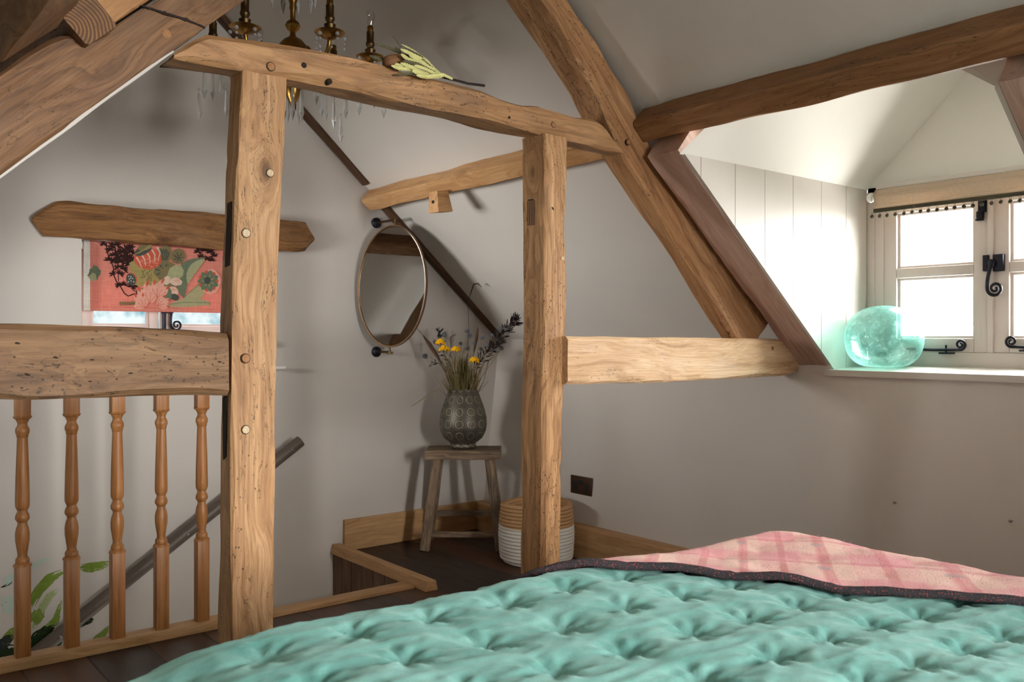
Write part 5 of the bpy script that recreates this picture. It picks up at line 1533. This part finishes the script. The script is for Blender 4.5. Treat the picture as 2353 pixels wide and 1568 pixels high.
# icicle drop shared mesh
def drop_bm(L, r):
    b = bmesh.new(); seg = 6
    add_lathe(b, [(0.0, 0.0), (r * .55, -.004), (r * .75, -L * .62), (r, -L * .70), (0.0, -L)], seg, None, False)
    add_ball(b, Vector((0, 0, .008)), .0045, 8, 6)
    return b
d0 = None
def drop(p, sc=1.0, par=None):
    global d0
    if d0 is None:
        d0 = build('crystal_drop', drop_bm(.085, .009), M_crys, ch, 25); o = d0
    else: o = d0.copy(); link(o, ch)
    if par: o.parent = par
    o.location = p; o.scale = (1, 1, sc); o.rotation_euler = (0, 0, random.uniform(0, 1)); return o
bd0 = None
def bead(p, r=1.0, par=None):
    global bd0
    if bd0 is None:
        b = bmesh.new(); bmesh.ops.create_icosphere(b, subdivisions=1, radius=.008); bd0 = build('crystal_bead', b, M_crys, ch, 15); o = bd0
    else: o = bd0.copy(); link(o, ch)
    if par: o.parent = par
    o.location = p; o.scale = (r, r, r); return o
for k in range(9):
    a = 2 * pi * k / 9 + .2; drop((math.cos(a) * .072, math.sin(a) * .072, .305 - .012), 1.6)
for k in range(8):
    a = 2 * pi * k / 8; bead((math.cos(a) * .05, math.sin(a) * .05, -.002), 1.25)
    a += .4; bead((math.cos(a) * .036, math.sin(a) * .036, -.028), 1.0)
for k in range(5):
    a = 2 * pi * k / 5 + .5; drop((math.cos(a) * .03, math.sin(a) * .03, -.11), 1.35)
view_ang = math.atan2(RV.y, RV.x)
for k in range(6):
    a = view_ang + math.radians(-110 + 60 * k)
    dv = Vector((math.cos(a), math.sin(a), 0)); R_ = .255
    P = [dv * .03 + Vector((0, 0, -.02)), dv * .09 + Vector((0, 0, .02)), dv * .14 + Vector((0, 0, -.035)), dv * .20 + Vector((0, 0, -.06)), dv * (R_ - .005) + Vector((0, 0, -.045)), dv * R_ + Vector((0, 0, 0))]
    pts = []
    for i in range(len(P) - 2):
        s_ = lerp(P[i], P[i + 1], .5) if i else P[0]; e_ = lerp(P[i + 1], P[i + 2], .5) if i < len(P) - 3 else P[-1]
        pts += bez(s_, P[i + 1], e_, 8)[(1 if i else 0):]
    arm = tube('arm', pts, .0068, M_brass, ch, 10)
    cp = dv * R_
    M = Matrix.Translation(cp)
    lathe('drip_pan', [(.008, -.012), (.02, -.008), (.04, .002), (.048, .010), (.046, .0115), (.03, .006), (.012, .004)], M_brass, arm, 26, M)
    lathe('candle_holder', [(.011, .004), (.013, .012), (.018, .03), (.0185, .034), (.012, .036), (.01, .04), (.013, .046), (.015, .05), (.015, .056), (.0125, .062), (.0125, .09), (.013, .094)], M_brassd, arm, 16, M)
    lathe('bulb_cap', [(.0095, .09), (.0105, .095), (.0105, .112), (.009, .114)], M_brass, arm, 14, M)
    lathe('light_bulb', [(.0085, .112), (.0095, .118), (.015, .135), (.0165, .148), (.0145, .162), (.008, .17), (0, .172)], M_bulb, arm, 16, M, False)
    for j in range(5):
        b2 = 2 * pi * j / 5 + k; rim_ = cp + Vector((math.cos(b2), math.sin(b2), 0)) * .045
        bead(rim_ + Vector((0, 0, -.004)), .9, arm)
        ln = random.choice((0, 0, 1, 2))
        for m in range(ln + 1): bead(rim_ + Vector((0, 0, -.02 - .017 * m)), .62, arm)
        drop(rim_ + Vector((0, 0, -.055 - .017 * ln - .045 * (j % 2))), 1.15, arm)

# ------------------------------------------------------------------ dried bunch on the collar
zb_ = onY(1000, 180, 1.97)
db = thing('dried_bunch', 'dried seed head and saw-edged leaves lying on the collar beam', 'dried flowers', zb_)
def rel(v): return Vector(v) - zb_
b = bmesh.new()
h0, h1 = onY(884, 147, 1.985), onY(948, 139, 1.985)
ax = (h1 - h0).normalized(); Lh = (h1 - h0).length
Mh = Matrix.Translation(rel(h0)) @ ax.to_track_quat('Z', 'Y').to_matrix().to_4x4()
add_lathe(b, [(0, -.002), (.012, 0), (.0195, .008), (.0215, .02), (.0215, Lh * .6), (.018, Lh * .85), (.008, Lh), (0, Lh)], 24, Mh, False)
for k in range(420):
    t = random.random(); a = random.uniform(0, 2 * pi); rr = tab([(0, .012), (.1, .0195), (.3, .0215), (.6, .0215), (1, .01)], t)
    d = Vector((math.cos(a), math.sin(a), -.25)).normalized(); p = Mh @ Vector((math.cos(a) * rr, math.sin(a) * rr, t * Lh))
    d2 = Mh.to_3x3() @ d; s = d2.orthogonal().normalized() * .0008
    vv = [b.verts.new(p + s), b.verts.new(p - s), b.verts.new(p + d2 * .0035)]; b.faces.new(vv)
build('seed_head', b, M_cone, db, 60)
tube('stalk', [rel(onY(x, y, Y)) for x, y, Y in ((948, 142, 1.985), (985, 165, 1.98), (1018, 178, 1.97), (1045, 184, 1.965), (1075, 192, 1.96), (1113, 197, 1.95))], lambda t: .0026 + .0012 * t, M_darkl, db, 8)
def serrated(pts, w, mat, teeth=14, tilt=.5):
    P = [rel(onY(x, y, Y)) for x, y, Y in pts]
    n = teeth * 2 + 1; L, R_, C = [], [], []
    b = bmesh.new()
    for i in range(n):
        t = i / (n - 1) * (len(P) - 1); k = min(int(t), len(P) - 2); c = lerp(P[k], P[k + 1], t - k)
        d = (P[k + 1] - P[k]).normalized(); s = d.cross(Vector((0, -1, 0))).normalized()
        env = min(1, 3.2 * (1 - abs(2 * i / (n - 1) - 1)) + .35)
        hw = w * env * (1.0 if i % 2 else .68)
        nn = Vector((0, -1, 0)) * tilt * hw
        L.append(b.verts.new(c + s * hw + nn)); R_.append(b.verts.new(c - s * hw + nn)); C.append(b.verts.new(c - Vector((0, -1, 0)) * .2 * hw))
    for i in range(n - 1):
        b.faces.new((L[i], L[i + 1], C[i + 1], C[i])); b.faces.new((C[i], C[i + 1], R_[i + 1], R_[i]))
    o = build('leaf', b, mat, db, 60, False); md = o.modifiers.new('t', 'SOLIDIFY'); md.thickness = .0012; return o
J = (1015, 176, 1.965)
for pts, w, m, tn in (
    ([(863, 101, 2.0), (895, 112, 2.0), (925, 124, 1.99)], .0042, M_gleaf, 15), ([(848, 128, 2.0), (868, 136, 2.0), (884, 142, 1.99)], .0042, M_gleaf, 9), ([(862, 130, 2.01), (882, 137, 2.0)], .004, M_gleaf, 6), ([(906, 110, 2.0), (922, 118, 1.99)], .004, M_gleaf, 5),
    ([(920, 113, 1.96), (945, 125, 1.955), (975, 140, 1.955), (1000, 162, 1.96), J], .0052, M_pleaf, 18), ([(921, 124, 1.95), (935, 136, 1.945), (965, 146, 1.95), (995, 160, 1.955), J], .0055, M_pleaf, 18),
    ([(898, 151, 1.93), (915, 158, 1.93), (950, 161, 1.935), (985, 170, 1.95), J], .0056, M_pleaf, 18), ([(907, 148, 1.94), (930, 156, 1.935), (955, 163, 1.94)], .0056, M_pleaf, 10),
    ([(920, 145, 1.935), (945, 155, 1.93), (970, 168, 1.94), (1000, 174, 1.955), J], .0056, M_pleaf, 18), ([(947, 163, 1.925), (965, 169, 1.93), (985, 176, 1.94), J], .0065, M_pleaf, 13),
    ([(957, 173, 1.925), (980, 177, 1.93), (1000, 175, 1.945), (1022, 172, 1.955)], .006, M_pleaf, 16), ([(925, 140, 1.94), (960, 148, 1.94), (990, 164, 1.95), J], .005, M_gleaf, 16),
    ([(940, 143, 1.945), (970, 150, 1.945), (1000, 166, 1.955)], .0045, M_pleaf, 12), ([(922, 102, 1.97), (950, 117, 1.965), (980, 138, 1.96), J], .0028, M_pleaf, 12), ([(930, 110, 1.965), (965, 128, 1.96), (1000, 160, 1.96)], .003, M_gleaf, 10),
    ([(901, 84, 1.98), (913, 96, 1.975), (922, 108, 1.97)], .0012, M_gleaf, 6), ([(952, 151, 1.93), (975, 158, 1.935), (1000, 170, 1.95)], .0045, M_pleaf, 12), ([(912, 171, 1.93), (940, 170, 1.93), (962, 171, 1.935)], .0028, M_gleaf, 8),
    ([(1003, 167, 1.955), (1020, 173, 1.955), (1040, 182, 1.955)], .004, M_pleaf, 8), ([(940, 127, 1.95), (975, 147, 1.95), (1008, 172, 1.955)], .0045, M_pleaf, 14), ([(935, 118, 1.96), (970, 138, 1.955), (1003, 166, 1.957)], .004, M_gleaf, 14)):
    serrated(pts, w, m, tn)

# ------------------------------------------------------------------ bed
BX0, BX1, BY0b, BY1b = -.42, 1.97, -.35, 1.38
RB = .14
ix0, ix1, iy0, iy1 = BX0 + RB, BX1 - RB, BY0b + RB, BY1b - RB
def ztop(x, y):
    return H - .484 - .014 * smooth((x - 1.25) / .35) + .018 * smooth((1.45 - x) / .4) + .010 * smooth((.9 - x) / .3) * smooth((x - .35) / .2) - .030 * smooth((.5 - x) / .25) * smooth((y - .6) / .7) + .008 * nz(x * 2.3, y * 2.3, 4)
def skin(u, v, lift=0.0):
    qx, qy = min(max(u, ix0), ix1), min(max(v, iy0), iy1)
    d = math.hypot(u - qx, v - qy)
    R_ = RB + lift
    if d < 1e-7: return Vector((u, v, ztop(u, v) + lift)), Vector((0, 0, 1))
    dx, dy = (u - qx) / d, (v - qy) / d
    a = d / R_; zt_ = ztop(qx, qy) - RB
    if a < pi / 2:
        nn = Vector((dx * math.sin(a), dy * math.sin(a), math.cos(a)))
        return Vector((qx, qy, zt_)) + nn * R_, nn
    nn = Vector((dx, dy, 0)); return Vector((qx + dx * R_, qy + dy * R_, zt_ - (d - R_ * pi / 2))), nn
TX0, TXS, TY0, TYS = .505, .1445, 1.185, .1435
def puff(u, v):
    a = (u - TX0) / TXS + .10 * nz(u * 4, v * 4, 1.0); c = (v - TY0) / TYS + .10 * nz(u * 4, v * 4, 9.0)
    fu, fv = abs(a - round(a)), abs(c - round(c))
    d = math.hypot(fu, fv)
    point = 1 - math.exp(-(d / .19) ** 1.1)
    gu = 1 - math.exp(-(fv / .13) ** 1.4); gv = 1 - math.exp(-(fu / .13) ** 1.4)
    h = .0185 * point * (.70 + .20 * gu + .10 * gv)
    # pull wrinkles running out of the tufts
    ang = math.atan2(c - round(c), a - round(a))
    h += .0035 * math.exp(-((d - .2) / .16) ** 2) * math.cos(ang * 7 + 5 * nz(round(a) * 3.1, round(c) * 1.7)) 
    r1 = 1 - abs(nz(u * 9 + 3, v * 26, 2.0)) * 2
    r2 = 1 - abs(nz(u * 20, v * 46 + 5, 6.0)) * 2
    h += point * (.0038 * max(0, r1) ** 2 + .0012 * max(0, r2) ** 2) - .003
    h += .003 * nz(u * 6, v * 6, 3)
    return h
QR = .40
bm = bmesh.new()
nu, nv = 330, 250
u0, u1, v0, v1 = -.30, BX1 + QR, .05, BY1b + QR
grid = []
for j in range(nv + 1):
    row = []
    for i in range(nu + 1):
        # finer toward the camera side is not needed; even spacing
        u, v = lerp(u0, u1, i / nu), lerp(v0, v1, j / nv)
        p, n_ = skin(u, v)
        row.append(bm.verts.new(p + n_ * puff(u, v)))
    grid.append(row)
for j in range(nv):
    for i in range(nu): bm.faces.new((grid[j][i], grid[j][i + 1], grid[j + 1][i + 1], grid[j + 1][i]))
ql = build('quilt', bm, M_velvet, None, 180)
tag(ql, 'teal velvet tufted quilt spread over the bed', 'quilt')
bd = thing('bed', 'bed standing under the teal quilt', 'bed', (0, 0, 0))
b = bmesh.new(); add_box(b, (BX0 + .02, BY0b + .02, .32), (BX1 - .03, BY1b - .03, H - .53), None, .06, 4); build('mattress', b, m_simple('mattress ticking', rgb(225, 220, 212), .9), bd)
b = bmesh.new(); add_box(b, (BX0 + .03, BY0b + .03, .14), (BX1 - .04, BY1b - .04, .318), None, .01); build('bed_base', b, m_simple('bed base fabric', rgb(150, 144, 136), .9), bd)
for x in (BX0 + .1, BX1 - .12):
    for y in (BY0b + .1, BY1b - .12):
        b = bmesh.new(); add_lathe(b, [(.02, 0), (.028, .14)], 14, Matrix.Translation((x, y, 0))); build('leg', b, M_oak, bd)
# plaid blanket thrown over the foot
EP = [(.90, 1.60), (.99, 1.45), (1.075, 1.335), (1.19, 1.255), (1.30, 1.177), (1.385, 1.085), (1.445, 1.005), (1.51, .915), (1.60, .795), (1.71, .655), (1.82, .50), (1.95, .30), (2.1, .05)]
def ep(t):
    t = t * (len(EP) - 1); k = min(int(t), len(EP) - 2); f = t - k
    p0, p1, p2, p3 = (Vector(EP[min(max(k + q, 0), len(EP) - 1)]) for q in (-1, 0, 1, 2))
    return .5 * ((2 * p1) + (p2 - p0) * f + (2 * p0 - 5 * p1 + 4 * p2 - p3) * f * f + (-p0 + 3 * p1 - 3 * p2 + p3) * f ** 3)
bm = bmesh.new(); uvl = bm.loops.layers.uv.verify()
na, nb_ = 150, 90; W = .95
dirn = Vector((.80, .60))
G, UVS = [], []
for i in range(na + 1):
    t = i / na; e_ = ep(t); row = []; urow = []
    for j in range(nb_ + 1):
        w = W * (j / nb_); p2 = e_ + dirn * w
        pu, pv = p2.x, p2.y
        lift = .014 + .006 * nz(pu * 5, pv * 5, 2) + .004 * nz(pu * 13, pv * 13, 8) + .008 * math.exp(-(w / .05) ** 2) * (.5 + nz(t * 9, 3))
        p, n_ = skin(pu, pv, 0.0)
        q = p + n_ * (max(puff(pu, pv) * .35 + .011, 0) + lift)
        qx, qy = min(max(pu, ix0), ix1), min(max(pv, iy0), iy1)
        if math.hypot(pu - qx, pv - qy) > .46: q.z = max(q.z, .16)
        row.append(bm.verts.new(q)); urow.append((t * 1.95, w))
    G.append(row); UVS.append(urow)
for i in range(na):
    for j in range(nb_):
        f = bm.faces.new((G[i][j], G[i + 1][j], G[i + 1][j + 1], G[i][j + 1]))
        for l_, q in zip(f.loops, (UVS[i][j], UVS[i + 1][j], UVS[i + 1][j + 1], UVS[i][j + 1])): l_[uvl].uv = q
edge_pts = [G[i][0].co.copy() for i in range(na + 1)]
bl = build('blanket', bm, M_plaid, None, 180)
tag(bl, 'pink plaid wool blanket thrown over the foot of the quilt', 'blanket')
md = bl.modifiers.new('t', 'SOLIDIFY'); md.thickness = .012; md.offset = -1
b = bmesh.new(); add_tube(b, [p + Vector((-.001, -.001, -.005)) for p in edge_pts], .0085, 8)
build('edge_stitching', b, M_bind, bl, 60)['label'] = 'dark stitched edge'
# loose fibres standing off the blanket
b = bmesh.new()
me_ = bl.data
for k in range(5200):
    pl = me_.polygons[random.randrange(len(me_.polygons))]
    n_ = pl.normal if pl.normal.z > -.2 else -pl.normal
    c = pl.center + Vector((random.uniform(-.006, .006), random.uniform(-.006, .006), 0))
    d = (n_ + Vector((random.uniform(-1, 1), random.uniform(-1, 1), random.uniform(-.4, .4))) * .9).normalized()
    s = d.orthogonal().normalized() * .00028; L = random.uniform(.004, .011)
    m = c + d * L * .6 + Vector((random.uniform(-1, 1), random.uniform(-1, 1), 0)) * .001
    vv = [b.verts.new(c + s), b.verts.new(c - s), b.verts.new(m - s * .7), b.verts.new(m + s * .7), b.verts.new(c + d * L + s.cross(d) * 3)]
    b.faces.new(vv[0:4]); b.faces.new((vv[3], vv[2], vv[4]))
fz = build('wool_fibres', b, m_simple('wool fibres', rgb(232, 170, 168), .95), bl, 60); fz['kind'] = 'stuff'

# ------------------------------------------------------------------ light, sky, camera
def area(name, loc, rot, sx, sy, power, col):
    l = bpy.data.lights.new(name, 'AREA'); l.shape = 'RECTANGLE'; l.size = sx; l.size_y = sy; l.energy = power; l.color = col
    o = bpy.data.objects.new(name, l); o.location = loc; o.rotation_euler = rot; link(o); return o
# daylight outside the dormer and the end wall window, plus three added fill lamps
def aim(name, loc, target, sx, sy, power, col):
    d = Vector(target) - Vector(loc)
    return area(name, loc, d.to_track_quat('-Z', 'Y').to_euler(), sx, sy, power, col)
aim('dormer_daylight', (5.9, -0.25, H + 1.3), (DXW, DYM, H + .25), 3.6, 2.8, 500, (1.0, .985, .96))
aim('dormer_skylight', (4.1, DYM, H + 1.0), (DXW, DYM, H + .25), 1.4, 1.2, 60, (1.0, .985, .965))
aim('ground_bounce_fill', (4.3, DYM, H - .75), (2.9, DYM, H + .75), 2.2, 1.4, 120, (1.0, .975, .93))  # added lamp, stands in for ground bounce up onto the dormer ceiling
aim('front_fill', (2.1, YB - 1.8, H + .5), (1.0, YB, 1.25), 2.0, 1.8, 330, (1.0, .985, .965))  # added fill through the unseen opening behind the camera
aim('landing_fill', (-1.7, 2.95, H + .08), (1.6, 3.0, H + .28), 1.0, .8, 72, (1.0, .99, .97))  # added fill through the made-up roof opening, brightens the far right slope
area('end_daylight', ((WX0 + WX1) / 2, GY + .75, H + .72), (math.radians(-62), 0, 0), 0.9, 0.5, 14, (.94, .97, 1.0))
w = bpy.data.worlds.new('sky'); scn.world = w; w.use_nodes = True
nt = w.node_tree; nt.nodes.clear()
out = nt.nodes.new('ShaderNodeOutputWorld'); bg = nt.nodes.new('ShaderNodeBackground'); nt.links.new(bg.outputs[0], out.inputs[0])
tc = nt.nodes.new('ShaderNodeTexCoord'); nn = nt.nodes.new('ShaderNodeTexNoise'); nn.inputs['Scale'].default_value = 34; nn.inputs['Detail'].default_value = 4; nn.inputs['Roughness'].default_value = .6
nt.links.new(tc.outputs['Generated'], nn.inputs['Vector'])
rp = nt.nodes.new('ShaderNodeValToRGB'); rp.color_ramp.elements[0].position = .38; rp.color_ramp.elements[0].color = rgb(120, 176, 190); rp.color_ramp.elements[1].position = .58; rp.color_ramp.elements[1].color = rgb(236, 246, 248)
nt.links.new(nn.outputs[0], rp.inputs[0]); wm = nt.nodes.new('ShaderNodeMix'); wm.data_type = 'RGBA'; wm.inputs[7].default_value = (1, .975, .94, 1)
nt.links.new(rp.outputs[0], wm.inputs[6]); nt.links.new(wm.outputs[2], bg.inputs[0])
sx_ = nt.nodes.new('ShaderNodeSeparateXYZ'); nt.links.new(tc.outputs['Generated'], sx_.inputs[0])
mr_ = nt.nodes.new('ShaderNodeMapRange'); nt.links.new(sx_.outputs[0], mr_.inputs[0])
for i_, v_ in ((1, .6), (2, .8), (3, .5), (4, 2.6)): mr_.inputs[i_].default_value = v_
nt.links.new(mr_.outputs[0], bg.inputs[1])
mf_ = nt.nodes.new('ShaderNodeMapRange'); nt.links.new(sx_.outputs[0], mf_.inputs[0]); mf_.inputs[1].default_value = .55; mf_.inputs[2].default_value = .7
nt.links.new(mf_.outputs[0], wm.inputs[0])
w.cycles.sampling_method = 'NONE'

cam = bpy.data.cameras.new('camera'); co = bpy.data.objects.new('camera', cam); link(co)
co.location = (0, 0, H); co.rotation_euler = (pi / 2, 0, -YAW)
cam.sensor_fit = 'HORIZONTAL'; cam.sensor_width = 36; cam.lens = F / 2353 * 36
cam.shift_y = -8 / 2353; cam.clip_start = .02
cam.dof.use_dof = True; cam.dof.focus_distance = 2.45; cam.dof.aperture_fstop = 7.0
scn.camera = co
scn.cycles.use_denoising = True
try: scn.cycles.denoiser = 'OPENIMAGEDENOISE'
except Exception: pass
scn.cycles.use_adaptive_sampling = True; scn.cycles.adaptive_threshold = 0.06; scn.cycles.adaptive_min_samples = 20
scn.cycles.max_bounces = 7; scn.cycles.diffuse_bounces = 4; scn.cycles.glossy_bounces = 4; scn.cycles.transmission_bounces = 8; scn.cycles.transparent_max_bounces = 12
scn.cycles.sample_clamp_indirect = 3.0; scn.cycles.caustics_reflective = False; scn.cycles.caustics_refractive = False
vs = scn.view_settings; vs.view_transform = 'Standard'; vs.look = 'None'; vs.gamma = 1.0; vs.use_curve_mapping = False; vs.exposure = 1.22
